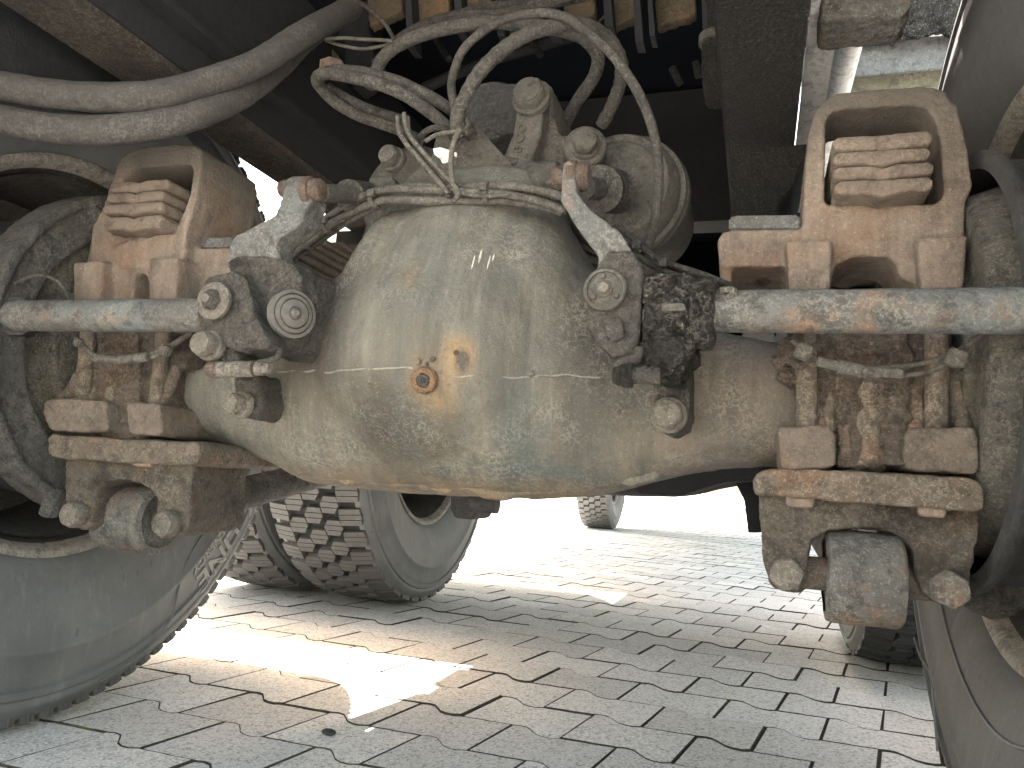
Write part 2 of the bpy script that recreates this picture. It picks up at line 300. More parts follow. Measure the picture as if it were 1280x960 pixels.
def sweep(bm, pts, r, n=10, step=.008, rib=0, wob=0, straight=False):
    ps = pts if straight else spline(pts, step); T = (ps[1]-ps[0]).normalized(); u = T.orthogonal().normalized(); rings = []
    for i, p in enumerate(ps):
        t = (ps[min(i+1, len(ps)-1)]-ps[max(i-1, 0)]).normalized(); u = (u - t*u.dot(t)).normalized(); v = t.cross(u)
        rr = r(i/(len(ps)-1)) if callable(r) else r
        if rib and i % 2: rr *= 1-rib
        if wob: rr *= 1 + wob*mnoise.noise(p*90); p = p + wob*.012*mnoise.noise_vector(p*25)
        rings.append([bm.verts.new(p+(u*math.cos(2*math.pi*j/n)+v*math.sin(2*math.pi*j/n))*rr) for j in range(n)])
    for A, B in zip(rings, rings[1:]):
        for i in range(n): bm.faces.new((A[i], A[(i+1) % n], B[(i+1) % n], B[i]))
    bm.faces.new(rings[0][::-1]); bm.faces.new(rings[-1])
def tube(name, pts, r, mat, parent=None, **k):
    bm = bmesh.new(); sweep(bm, [Vector(p) for p in pts], r, **k); return fin(bm, name, mat, parent, 60)
def T3(q, Y=None): return [P(p[0], p[1], p[2] if len(p) > 2 else Y) for p in q]
def cast(bm, name, mat, parent=None, voxel=.003, sm=3, lump=.0, lscale=60):
    """melt overlapping solids into one casting with rounded edges"""
    bmesh.ops.recalc_face_normals(bm, faces=bm.faces); me = bpy.data.meshes.new(name); bm.to_mesh(me); bm.free()
    o = bpy.data.objects.new(name, me); COL.objects.link(o)
    m = o.modifiers.new('r', 'REMESH'); m.mode = 'VOXEL'; m.voxel_size = voxel; m.use_smooth_shade = True
    if sm: s = o.modifiers.new('s', 'SMOOTH'); s.iterations = sm; s.factor = .5
    dg = bpy.context.evaluated_depsgraph_get(); me2 = bpy.data.meshes.new_from_object(o.evaluated_get(dg)); bpy.data.objects.remove(o); bpy.data.meshes.remove(me)
    if lump:
        nr = [Vector(v.normal) for v in me2.vertices]
        for v, q in zip(me2.vertices, nr):
            h = mnoise.fractal(v.co*lscale, .6, 2.2, 4); v.co += q*h*lump
    me2.materials.clear(); me2.name = name
    return link(name, me2, mat, parent, 180)
def hexbolt(c, axis, r, h, parent, mat='bolt', name='hex_bolt', washer=True, sub=True, phase=None):
    """bolt head whose top looks along axis; c lies on the seating surface"""
    a = axis.normalized(); bm = bmesh.new(); ph = random.random() if phase is None else phase
    lathe(bm, c-a*.004, a, [(0, r), (h*.8+.004, r), (h+.004, r*.86)], 6, phase=ph)
    bmesh.ops.bevel(bm, geom=[e for e in bm.edges], offset=r*.07, segments=2, affect='EDGES')
    lathe(bm, c-a*.004, a, [(0, r*.8), (h+.0046, r*.8), (h+.0055, r*.7)], 20)
    o = fin(bm, name, mat, parent, 50)
    if washer:
        bm = bmesh.new(); lathe(bm, c-a*.006, a, [(0, r*1.13), (.0075, r*1.13), (.0085, r*1.07)], 28); fin(bm, 'washer', mat, o if sub else parent, 50)
    return o
NY = Vector((0, -1, 0)); XX = Vector((1, 0, 0)); UP = Vector((0, 0, 1))

# ================================================================== SETTING: pavement
G = link('ground', bpy.data.meshes.new('ground')); bm = bmesh.new()
for a in ((-400, -400, 400, 400),):
    bm.faces.new([bm.verts.new(Vector(v)) for v in ((a[0], a[1], -.02), (a[2], a[1], -.02), (a[2], a[3], -.02), (a[0], a[3], -.02))])
bm.to_mesh(G.data); bm.free(); G.data.materials.append(M_['farground']); tag(G, kind='structure')
pv = bpy.data.objects.new('pavement', bpy.data.meshes.new('pavement')); COL.objects.link(pv); tag(pv, kind='structure')
bm = bmesh.new(); bm.faces.new([bm.verts.new(Vector(v)) for v in ((-9, -4, -.0042), (9, -4, -.0042), (9, 24, -.0042), (-9, 24, -.0042))]); bm.to_mesh(pv.data); bm.free(); pv.data.materials.append(M_['joint'])
PL, PW, GAP, ROT = .176, .1345, .0033, R(-9.2)
def wave(u):                      # u in paver lengths; the joint line dips once per paver
    u = u % 1.; a = .015
    k = [(0, -.35*a), (.25, .1*a), (.5, .6*a), (.60, a), (.84, -.9*a), (.90, -a), (1, -.35*a)]
    for (u0, v0), (u1, v1) in zip(k, k[1:]):
        if u <= u1: t = (u-u0)/(u1-u0); t = t*t*(3-2*t); return v0+(v1-v0)*t
    return -a
def paver_pts(ph, n=8):
    lo_ = [Vector((PL*(i/n), wave(i/n+ph), 0)) for i in range(n+1)]; hi = [Vector((PL*(i/n), PW+wave(i/n+ph+.5), 0)) for i in range(n+1)]
    lo_ = [p+Vector((GAP/2 if i == 0 else (-GAP/2 if i == n else 0), GAP*.5, 0)) for i, p in enumerate(lo_)]
    hi = [p+Vector((GAP/2 if i == 0 else (-GAP/2 if i == n else 0), -GAP*.5, 0)) for i, p in enumerate(hi)]
    return lo_ + hi[::-1]
def add_paver(bm, ph, M3=None, simple=False, tone=0):
    pts = paver_pts(ph, 6 if simple else 14); c = Vector((PL/2, PW/2, 0)); Mx = M3 or Matrix()
    rings = []
    for z, sh in (((-.016, 0), (-.0015, 0), (0, .0013)) if not simple else ((-.011, 0), (0, .001))):
        rings.append([bm.verts.new(Mx @ (p+Vector((-math.copysign(min(abs(p.x-c.x), sh), p.x-c.x), -math.copysign(sh, p.y-c.y), z)))) for p in pts])
    fs = []
    for A, B in zip(rings, rings[1:]):
        for i in range(len(A)): fs.append(bm.faces.new((A[i], A[(i+1) % len(A)], B[(i+1) % len(B)], B[i])))
    for f in fs: f.material_index = 1
    fs.append(bm.faces.new(rings[-1])); return fs
pm = []
for ph in (0,):
    bm = bmesh.new(); add_paver(bm, ph); me = bpy.data.meshes.new('paver'); bmesh.ops.recalc_face_normals(bm, faces=bm.faces); bm.to_mesh(me); bm.free(); me.materials.append(M_['paver']); me.materials.append(M_['joint']); pm.append(me)
RZ = Matrix.Rotation(ROT, 4, 'Z'); cells = []
for j in range(-25, 160):
    for i in range(-45, 45):
        x0 = i*PL + (.5*PL if j % 2 else 0)+.2313-.528; y0 = j*PW+.3475-6*PW
        c = RZ @ Vector((x0+PL/2, y0+PW/2, 0)); d = c-CAM; z = d.dot(_f)
        if c.x < -8.5 or c.x > 8.5 or c.y < -3.5 or c.y > 18: continue
        vis = z > .2 and -60 < 640+FP*d.dot(CR)/z < 1340 and 480-FP*d.dot(CU)/z < 1020
        xx = 640+FP*d.dot(CR)/z if z > .2 else 0; yy = 480-FP*d.dot(CU)/z if z > .2 else 0
        hid = (xx < 190 and yy < 960-.35*xx) or xx > 1185
        cells.append((0 if vis and not hid else 1, d.length, x0, y0, j))
cells.sort(key=lambda q: (q[0], q[1]))
bm = bmesh.new(); lay = bm.faces.layers.float.new('tone'); nn = 0
for k, (h, dl, x0, y0, j) in enumerate(cells):
    ph = 0
    Mx = RZ @ Matrix.Translation((x0, y0, random.gauss(0, .0008))) @ Matrix.Rotation(random.gauss(0, .004), 4, 'X') @ Matrix.Rotation(random.gauss(0, .003), 4, 'Y') @ Matrix.Rotation(random.gauss(0, .005), 4, 'Z')
    if k < 298 and h == 0:
        o = bpy.data.objects.new('paver', pm[0]); COL.objects.link(o); o.parent = pv; o.matrix_local = Mx
    else:
        t = random.random()
        for f in add_paver(bm, ph, Mx, True): f[lay] = t
o = fin(bm, 'paver_field', 'paver', pv, 30); o.data.materials.append(M_['joint']); tag(o, kind='stuff')
# moss tufts in joints
bm = bmesh.new()
for k in range(160):
    j = random.randint(3, 17); u = random.uniform(-6, 6)
    x = u*PL; y = (j-6)*PW+.3475 + wave(u+(.0 if j % 2 == 0 else .5)-(.2313-.528)/PL)
    if random.random() < .5 and k > 30: continue
    for q in range(9):
        c = RZ @ Vector((x+random.gauss(0, .012), y+random.gauss(0, .0022), -.004)); s = random.uniform(.001, .0028)
        vs = [bm.verts.new(c+Vector((random.uniform(-1, 1)*s, random.uniform(-1, 1)*s, random.uniform(0, 1.6)*s))) for _ in range(4)]
        for f in ((0, 1, 2), (0, 2, 3), (0, 1, 3), (1, 2, 3)): bm.faces.new([vs[i] for i in f])
o = fin(bm, 'moss', 'moss', None, 10); tag(o, 'yellow green moss growing in the paving joints', 'moss', kind='stuff')
# small pebble lying on the pavers
bm = bmesh.new(); bmesh.ops.create_icosphere(bm, subdivisions=2, radius=.008, matrix=Matrix.Translation(PZ(411, 915, .004)) @ Matrix.Diagonal((1.5, 1, .6, 1)))
tag(fin(bm, 'pebble', 'drum', None, 180), 'small dark pebble lying on the paving in front', 'pebble')

# ================================================================== TRUCK BODY
dk = thing('underbody', 'dark underside of the truck body above the chassis, plus added shade panels', 'truck body', (0, 2, 1.2))
bm = bmesh.new(); box(bm, (-.44, -.75, 1.30), (.44, 1.95, 1.33)); fin(bm, 'floor_or_shade_panel', 'deck', dk, 30)
bm = bmesh.new(); box(bm, (-.42, 1.95, 1.30), (.44, 2.9, 1.33)); fin(bm, 'floor_or_shade_panel', 'deck', dk, 30)
bm = bmesh.new(); box(bm, (-1.25, 2.9, 1.25), (1.25, 8.4, 1.35)); fin(bm, 'floor_or_shade_panel', 'deck', dk, 30)
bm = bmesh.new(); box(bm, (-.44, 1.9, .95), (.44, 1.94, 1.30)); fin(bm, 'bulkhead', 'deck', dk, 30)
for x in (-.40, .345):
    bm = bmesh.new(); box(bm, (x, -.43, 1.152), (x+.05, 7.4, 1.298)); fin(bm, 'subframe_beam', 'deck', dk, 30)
for ya, yb in ((2.22, 2.78), (2.84, 3.14), (3.20, 4.15)):  # slats added so the gaps between them throw thin sun strips
    bm = bmesh.new(); box(bm, (-1.22, ya, 1.08), (-.44, yb, 1.10)); fin(bm, 'floor_or_shade_panel', 'deck', dk, 30)
for xa, xb in ((-1.26, -.44), (.50, 1.26)):  # unseen overhang added to shade the upper tyres
    bm = bmesh.new(); box(bm, (xa, -1.05, 1.24), (xb, -.2, 1.27)); fin(bm, 'floor_or_shade_panel', 'deck', dk, 30)
sg = thing('shade_sheet', 'added black sheet standing for the shade on the upper left tyre', 'shade sheet', (-.47, -.2, .8))
bm = bmesh.new(); prism(bm, [Vector((-.472, y, z)) for y, z in ((-.62, .70), (-.26, .80), (-.20, .815), (-.09, .856), (-.01, .893), (.035, .905), (.035, 1.2), (-.62, 1.2))], Vector((-1, 0, 0)), .004); fin(bm, 'sheet', 'raildark', sg, 30)  # dark sheet put in place of the shade on the upper tyre
# mudguards
def mudguard(X0, X1, Yc, label, Rr=.68, a0=-80, a1=80):
    t = thing('mudguard', label, 'mudguard', ((X0+X1)/2, Yc, 1.1), 'mudguards over the rear wheels')
    bm = bmesh.new(); n = 20; g = []
    for i in range(n+1):
        a = R(a0+(a1-a0)*i/n)
        for r in (Rr, Rr+.006): g.append([bm.verts.new((X, Yc+r*math.sin(a), .52+r*math.cos(a)*(1.0))) for X in (X0, X1)])
    for i in range(n):
        A, B, C_, D_ = g[2*i], g[2*i+1], g[2*i+2], g[2*i+3]
        bm.faces.new((A[0], A[1], C_[1], C_[0])); bm.faces.new((B[0], D_[0], D_[1], B[1]))
        for s in (0, 1): bm.faces.new((A[s], C_[s], D_[s], B[s]))
    bm.faces.new((g[0][0], g[1][0], g[1][1], g[0][1])); bm.faces.new((g[-2][0], g[-2][1], g[-1][1], g[-1][0]))
    fin(bm, 'guard_sheet', 'raildark', t, 30)
    bm = bmesh.new()
    sweep(bm, [Vector((X0, Yc+(Rr+.003)*math.sin(R(a)), .52+(Rr+.003)*math.cos(R(a)))) for a in range(a0, a1+1, 10)], .009, 8); fin(bm, 'edge_bead', 'raildark', t, 60)
mudguard(-1.26, -.43, 0, 'black mudguard arched over the near left wheel', .66, -85, 36)
mudguard(-1.26, -.43, 1.35, 'black mudguard arched over the far left wheel', .66, -52, 85)
mudguard(.48, 1.26, 0, 'unseen black mudguard added over the near right wheel to block the sun', .70, -60, 10)  # added out of view, reaches inward to keep sun off the right tyre
mudguard(.62, 1.26, 1.35, 'black mudguard arched over the far right wheel', .66, -40, 85)

t = thing('sun_blocker', 'black sheet added beside the near left wheel to trim the sun patch', 'sun blocker', (-1, .46, 1.))
bm = bmesh.new(); box(bm, (-1.24, .458, .62), (-.76, .468, 1.0)); fin(bm, 'flap', 'raildark', t, 30)  # added blocker that trims the sun patch on the paving
# frame rails: C channels
def rail(xs, side, mat_web, label):
    t = thing('frame_rail', label, 'frame rail', (xs, 1, .88), 'chassis frame rails')
    x0, x1 = (xs, xs+.09*side)   # web at x1... flange spans x0..x1
    bm = bmesh.new(); box(bm, (min(x0, x1), -.44, .880), (max(x0, x1), 7.5, .889)); fin(bm, 'flange', 'railbrown' if side < 0 else 'rail', t, 30)
    bm = bmesh.new(); box(bm, (min(x0, x1), -.44, 1.141), (max(x0, x1), 7.5, 1.15)); fin(bm, 'flange', 'raildark', t, 30)
    bm = bmesh.new(); box(bm, (x0-.004, -.44, .8893), (x0+.004, 7.5, 1.1407)); fin(bm, 'web', mat_web, t, 30)
    return t
rl = rail(-.335, -1, 'raildark', 'left frame rail with dirty brown underside running away above the axle')
rr = rail(.338, 1, 'raildark', 'right frame rail with pitted black underside beside the bright pipe')
# second, inner channel line on the left rail (reinforcement lip)
bm = bmesh.new(); box(bm, (-.333, -.44, .93), (-.30, 7.5, .94)); fin(bm, 'stiffener', 'raildark', rl, 30)
# drooping near end of right rail: hanger block that reaches down behind the saddle ear
bm = bmesh.new(); pp(bm, [(913, 180), (1012, 180), (990, 238), (975, 250), (968, 282), (913, 282)], .10, .22); cast(bm, 'hanger', 'rail', rr, .004, 1)

# cross members and yellowish crane sub-frame above
cm = thing('cross_member', 'dark cross member with rusty yellow panels high above the hoses', 'cross member', (0, .9, 1.1))
bm = bmesh.new(); box(bm, (-.33, .78, .98), (.33, .86, 1.29)); fin(bm, 'beam', 'raildark', cm, 30)
for x0, x1 in ((455, 500), (508, 560), (575, 612), (628, 672), (700, 742), (760, 800), (815, 868)):
    bm = bmesh.new(); pp(bm, [(x0, -30), (x1, -30), (x1+3, 18+random.uniform(-6, 26)*(x0 < 700)), (x0+6, 34+random.uniform(-12, 12)*(x0 < 700))], .16, .02); cast(bm, 'panel', 'yellow', cm, .004, 1)
for x0, y1, wd in ((505, 60, 7), (566, 40, 8), (618, 45, 7), (680, 40, 12), (752, 34, 9), (790, 52, 8), (808, 45, 5), (876, 80, 10)):
    bm = bmesh.new(); pp(bm, [(x0, -30), (x0+wd, -30), (x0+wd+6, y1), (x0+4, y1)], .13, .03); fin(bm, 'rib', 'raildark', cm, 30)
for x0, y0, x1, y1 in ((540, 40, 562, 75), (662, 45, 676, 70), (840, 85, 850, 105), (870, 78, 873, 96)):
    tube('stud', [P(x0, y0, .25), P(x1, y1, .25)], .006, 'rail', cm, straight=True, n=8)
tube('tie_rod', T3([(530, 110), (600, 80), (660, 62), (735, 40)], .35), .010, 'raildark', cm)
tube('thin_rod', [P(748, 28, .3), P(775, 0, .3)], .0022, 'cable', cm, straight=True, n=6)

# ================================================================== WHEELS
def lat_prof(bm, X, zc, Yc, prof, s, n, smooth=True):   # profile (x offset, r) about an axis along X
    lathe(bm, Vector((X, Yc, zc)), Vector((s, 0, 0)), prof, n, cap=False)
TR = .53
def sipe_block(kind):
    """tread block (X across, Y round, Z out) of three slices with narrow sipes between them"""
    bm = bmesh.new()
    for y0, y1 in ((-.0235, -.0083), (-.0070, .0070), (.0083, .0235)):
        wf = (lambda y: .0285-.42*abs(y)) if kind == 0 else (lambda y: .031-.12*abs(y))
        sh = (lambda y: y*.22) if kind == 0 else (lambda y: 0)
        ys = [y0, y1] if y0*y1 > 0 else [y0, 0, y1]
        pts = [Vector((wf(y)+sh(y), y, -.004)) for y in ys] + [Vector((-wf(y)+sh(y), y, -.004)) for y in ys[::-1]]
        prism(bm, pts, UP, .0185, .96)
    bmesh.ops.recalc_face_normals(bm, faces=bm.faces); me = bpy.data.meshes.new('tread_block'); bm.to_mesh(me); bm.free(); return me
BL = {m: [sipe_block(0), sipe_block(1)] for m in ('tread', 'tread_dark')}
for m, l in BL.items():
    for me in l: me.materials.append(M_[m])
def wheel(Xf, s, Yc, label, group, blocks=True, fine=False, tread='tread', cols=5, text=False, n=96, nb=48, stuff=False, tone='rubber'):
    """Xf: plane of the face seen from the chassis middle; s: +1 if that face looks to +X"""
    t = thing('wheel', label, 'wheel', (Xf-s*.16, Yc, 0), group)
    Xc = Xf - s*.152; C0 = Vector((Xc, Yc, TR))
    side = [(.108, .288), (.120, .297), (.130, .312), (.143, .345), (.152, .385), (.155, .415), (.1575, .418), (.1575, .424), (.154, .427), (.151, .455), (.1475, .470), (.1515, .473), (.1500, .483), (.1450, .486), (.1475, .490), (.1455, .498), (.139, .503), (.134, .512), (.128, .5165)]
    prof = side + [(-a, r) for a, r in side[::-1]]
    bm = bmesh.new(); lathe(bm, C0, Vector((s, 0, 0)), prof, n, cap=False)
    # the flat where the tyre stands on the ground
    for v in bm.verts:
        if v.co.z < .010: v.co.z = .010
    ty = fin(bm, 'tyre', tone, t, 50)
    rim = [(.108, .288), (.116, .296), (.123, .296), (.125, .291), (.121, .283), (.105, .276), (.08, .268), (.02, .258), (-.06, .255), (-.115, .27), (-.115, .262), (-.06, .247), (.02, .25), (.08, .260), (.104, .268)]
    bm = bmesh.new(); lathe(bm, C0, Vector((s, 0, 0)), rim[5:], 64, cap=False); ri = fin(bm, 'rim', 'rim', t, 50)
    bm = bmesh.new(); lathe(bm, C0, Vector((s, 0, 0)), rim[:6], 80, cap=False); fin(bm, 'rim_lip', 'rimlip', ri, 60)
    bm = bmesh.new(); lathe(bm, C0, Vector((s, 0, 0)), [(-.05, .25), (-.09, .20), (-.12, .15), (-.125, .0001)], 40, cap=False); fin(bm, 'wheel_disc', 'rim', t, 50)
    if blocks:
        pitch = 2*math.pi/nb; bmj = bmesh.new() if stuff else None
        offs = [-.104, -.052, 0, .052, .104] if not fine else [-.106, .106]
        if fine: nb = 104; pitch = 2*math.pi/nb; bm = bmesh.new(); lathe(bm, C0, Vector((s, 0, 0)), [(-.07, .515), (-.07, .529), (.07, .529), (.07, .515)], n, cap=False); [setattr(v.co, 'z', max(v.co.z, .009)) for v in bm.verts]; fin(bm, 'centre_rib', tread, ty, 30)
        if not fine: bmf = bmesh.new(); lathe(bmf, C0, Vector((s, 0, 0)), [(-.122, .5150), (-.119, .5176), (.119, .5176), (.122, .5150)], n, cap=False); [setattr(v.co, 'z', max(v.co.z, .0095)) for v in bmf.verts]; fin(bmf, 'tread_floor', 'raildark', ty, 50)  # near-black band puts the groove shade into the colour
        for ci, ox in enumerate(offs):
            for k in range(nb):
                a = (k+(.5 if ci % 2 else 0))*pitch
                rr_ = .5155 + ((-.006 if fine else -.003) if abs(ox) > .08 else .0005)
                z = rr_*math.cos(a)
                if TR+z < .012: rr_ = min(rr_, (TR-.010)/max(.2, -math.cos(a)))-.004
                Mx = Matrix.Translation(C0) @ Matrix.Rotation(a, 4, 'X') @ Matrix.Translation((ox, 0, rr_)) @ (Matrix() if fine else Matrix.Diagonal((1.0, 1.04, 1, 1)))
                if abs(ox) > .08: Mx = Mx @ Matrix.Rotation(math.copysign(.14, ox), 4, 'Y') @ Matrix.Diagonal((1.02, .50 if fine else 1.0, 1, 1))
                if stuff:
                    me = BL[tread][1 if abs(ox) > .08 else 0]; b0 = len(bmj.verts)
                    vs = [bmj.verts.new(Mx @ v.co) for v in me.vertices]
                    for p_ in me.polygons: bmj.faces.new([vs[i] for i in p_.vertices])
                else:
                    o = bpy.data.objects.new('tread_block', BL[tread][1 if abs(ox) > .08 else 0]); COL.objects.link(o); o.parent = ty
                    o.matrix_parent_inverse = Matrix.Translation(-origin(ty)); o.matrix_basis = Mx
        if stuff: q = fin(bmj, 'tread_blocks', tread, ty, None); tag(q, kind='stuff')
    if text:
        def letters(word, a0, r0, size, name='lettering', spread=1.0, mat='rubber_text'):
            cu = bpy.data.curves.new('t', 'FONT'); cu.body = word; cu.size = size; cu.extrude = .0009; cu.resolution_u = 3; cu.offset = size*.018
            o = bpy.data.objects.new('t', cu); COL.objects.link(o); dg = bpy.context.evaluated_depsgraph_get(); me = bpy.data.meshes.new_from_object(o.evaluated_get(dg)); bpy.data.objects.remove(o)
            bm = bmesh.new(); bm.from_mesh(me); bmesh.ops.subdivide_edges(bm, edges=[e for e in bm.edges if e.calc_length() > .012], cuts=2)
            for v in bm.verts:
                x, y, z = v.co; r = r0 + y; a = a0 - s*0 - (x*spread)/r0     # angle from bottom, seen from the chassis middle text runs clockwise
                # sidewall surface offset at radius r
                xo = 0
                for (xa, ra), (xb, rb) in zip(side, side[1:]):
                    if ra <= r <= rb: xo = xa+(xb-xa)*(r-ra)/(rb-ra)
                xo = xo or .15
                v.co = Vector((Xc + s*(xo+.0010+z), Yc + s*r*math.sin(a), TR - r*math.cos(a)))
            return fin(bm, name, mat, ty, None)
        for args in text: letters(*args)
    return t, ty, C0
GL = 'twin wheels of the rear axles'
def A(deg): return R(deg)
# near left: the X LINE ENERGY lettering lies on the lower right quarter, tops towards the tread
wl, tyl, cl = wheel(-.555, 1, 0, 'near left inner wheel with grey sidewall and raised lettering, rim behind the roller bushing', GL, fine=True,
    text=[('X', A(64), .447, .05), ('LINE', A(55.5), .446, .056, 'lettering', 1.18), ('ENERGY', A(51.5), .419, .026, 'lettering', 1.0)])
wr, tyr, cr = wheel(.61, -1, 0, 'near right inner wheel cut by the right picture edge, bright rim lip', GL, fine=True, tone='rubber_dark')
wheel(-.555-.345, 1, 0, 'near left outer wheel hidden behind the inner one', GL, nb=44, blocks=False)
wheel(.61+.345, -1, 0, 'near right outer wheel hidden behind the inner one', GL, nb=44, blocks=False)
wheel(-.555, 1, 1.35, 'far left inner wheel with sharp block tread, standing under the axle housing', GL, nb=48)
wheel(-.555-.345, 1, 1.35, 'far left outer wheel, tread just visible beside the near left tyre', GL, nb=48, tread='tread')
wheel(.61, -1, 1.35, 'far right inner wheel with black worn tread behind the right roller bushing', GL, nb=48, tread='tread_dark')
wheel(.61+.345, -1, 1.35, 'far right outer wheel beside the far right inner one', GL, nb=48, tread='tread_dark', blocks=False)
wheel(-.84, 1, 6.3, 'small distant front left wheel seen on the bright paving', 'front wheels', stuff=True)
# raised outline and dark triangle on the tyres
bm = bmesh.new()
def onside(C0, s, r, a, xo=.1545): return Vector((C0.x+s*xo, C0.y+s*r*math.sin(a), C0.z-r*math.cos(a)))
sweep(bm, [onside(cl, 1, r, R(a)) for r, a in ((.492, 10), (.489, 18), (.482, 24), (.47, 28.5), (.45, 31), (.43, 33), (.41, 36), (.398, 40), (.392, 46), (.392, 56), (.396, 70))], .0015, 6, .02); fin(bm, 'sidewall_line', 'rubber', tyl, 60)
bm = bmesh.new(); sweep(bm, [onside(cr, -1, r, R(a), .155) for r, a in ((.484, -48), (.462, -42), (.43, -36), (.455, -30), (.482, -26))], .0016, 6, .02); fin(bm, 'sidewall_line', 'rubber', tyr, 60)
bm = bmesh.new(); sweep(bm, [onside(cr, -1, .352, R(a), .146) for a in range(-120, 121, 8)], .0016, 6, .03); fin(bm, 'sidewall_line', 'rubber', tyr, 60)

# brake drum, shield ring and hub side of each near wheel
def brake(Xs, s, label, gl):
    t = thing('brake_drum', label, 'brake drum', (Xs, 0, .52), gl); C0 = Vector((Xs, 0, .53)); ax = Vector((s, 0, 0))
    bm = bmesh.new(); lathe(bm, C0, ax, [(-.16, .205), (-.03, .212), (-.02, .222), (-.012, .222), (-.012, .205), (-.05, .20), (-.12, .19)], 64, cap=False); fin(bm, 'drum', 'drum', t, 50)
    bm = bmesh.new(); lathe(bm, C0, ax, [(-.06, .196), (.0, .176), (.004, .172), (.004, .13), (.012, .125), (.012, .0001)], 48, cap=False); fin(bm, 'backing_plate', 'mounting', t, 50)
    return t
bdl = brake(-.50, 1, 'left brake drum with curved cast shoe carrier inside the wheel', 'rear brake drums')
bdr = brake(.575, -1, 'right brake drum with curved cast shoe carrier at the picture edge', 'rear brake drums')
def arc(C0, s, r, a0, a1, x, st=6): 
    n = max(3, int(abs(a1-a0)/st)); return [Vector((C0.x+s*x, C0.y+s*r*math.sin(R(a0+(a1-a0)*i/n)), C0.z-r*math.cos(R(a0+(a1-a0)*i/n)))) for i in range(n+1)]
def flatarc(bm, pts, ctr, wd, th, s):       # rectangular band following an arc
    ring = []
    for p in pts:
        rd = (p-ctr); rd.x = 0; rd.normalize(); ring.append([bm.verts.new(p+rd*a+XX*s*b_) for a, b_ in ((-wd/2, -th/2), (-wd/2, th/2), (wd/2, th/2), (wd/2, -th/2))])
    for A_, B_ in zip(ring, ring[1:]):
        for i in range(4): bm.faces.new((A_[i], A_[(i+1) % 4], B_[(i+1) % 4], B_[i]))
    bm.faces.new(ring[0][::-1]); bm.faces.new(ring[-1])
for (t, X, s) in ((bdl, -.50, 1), (bdr, .555, -1)):
    C0 = Vector((X, 0, .53))
    bm = bmesh.new(); flatarc(bm, arc(C0, s, .198, 8, -172, 0, 5), C0, .05, .035, s)
    flatarc(bm, arc(C0, s, .226, 12, -176, 0, 5), C0, .012, .05, s)
    sweep(bm, arc(C0, s, .20, -150, -182, .008, 4), .026, 12); sweep(bm, arc(C0, s, .20, 2, 12, .008, 4), .024, 12)
    cast(bm, 'shoe_carrier', 'shield', t, .004, 3, .0012, 30)
# curled ends near the brackets
bm = bmesh.new(); sweep(bm, [P(1236, 243, .05), P(1250, 262, .05), P(1272, 300, .03), P(1290, 370, .02)], lambda u: .018+.014*math.sin(math.pi*min(1, u*1.2)), 14); cast(bm, 'carrier_end', 'shield', bdr, .003, 2, .001)
bm = bmesh.new(); sweep(bm, [P(1218, 735, .02), P(1240, 748, .03), P(1262, 735, .03), P(1280, 690, .03)], .022, 12); cast(bm, 'carrier_end', 'shield', bdr, .003, 2, .001)
tube('spring_clip', [P(1213, 362, -.06), P(1213, 318, -.06), P(1217, 302, -.06), P(1240, 330, -.05), P(1290, 372, -.04)], .0026, 'cable', bdr)
bm = bmesh.new(); sweep(bm, [PX(60, 645, -.49), PX(66, 625, -.485), PX(72, 612, -.485)], .012, 12); cast(bm, 'anchor_pin', 'shield', bdl, .003, 2)
tube('spring_clip', [PX(18, 355, -.46), PX(40, 345, -.455), PX(62, 346, -.45), (PX(78, 358, -.445)), PX(87, 378, -.44)], .0022, 'cable', bdl)

# ================================================================== AXLE HOUSING
top = [(150, 425), (290, 398), (335, 376), (378, 364), (412, 351), (440, 334), (462, 311), (474, 284), (482, 263), (492, 256), (560, 250), (640, 249), (690, 253), (704, 268), (714, 296), (736, 328), (768, 350), (815, 366), (870, 400), (1010, 428), (1130, 434)]
bot = [(150, 532), (215, 540), (255, 550), (300, 562), (345, 582), (385, 604), (460, 613), (560, 621), (700, 624), (760, 618), (830, 599), (900, 586), (975, 581), (1130, 584)]
tw = [P(x, y, -.055) for x, y in top]; bw_ = [P(x, y, -.02) for x, y in bot]
def interp(L, x):
    if x <= L[0].x: return L[0].z
    for a, b_ in zip(L, L[1:]):
        if x <= b_.x: return a.z+(b_.z-a.z)*(x-a.x)/(b_.x-a.x)
    return L[-1].z
XD = .022
def lerp(t, u):
    for (a, x), (b_, y) in zip(t, t[1:]):
        if u <= b_: return x+(y-x)*(u-a)/(b_-a)
    return t[-1][1]
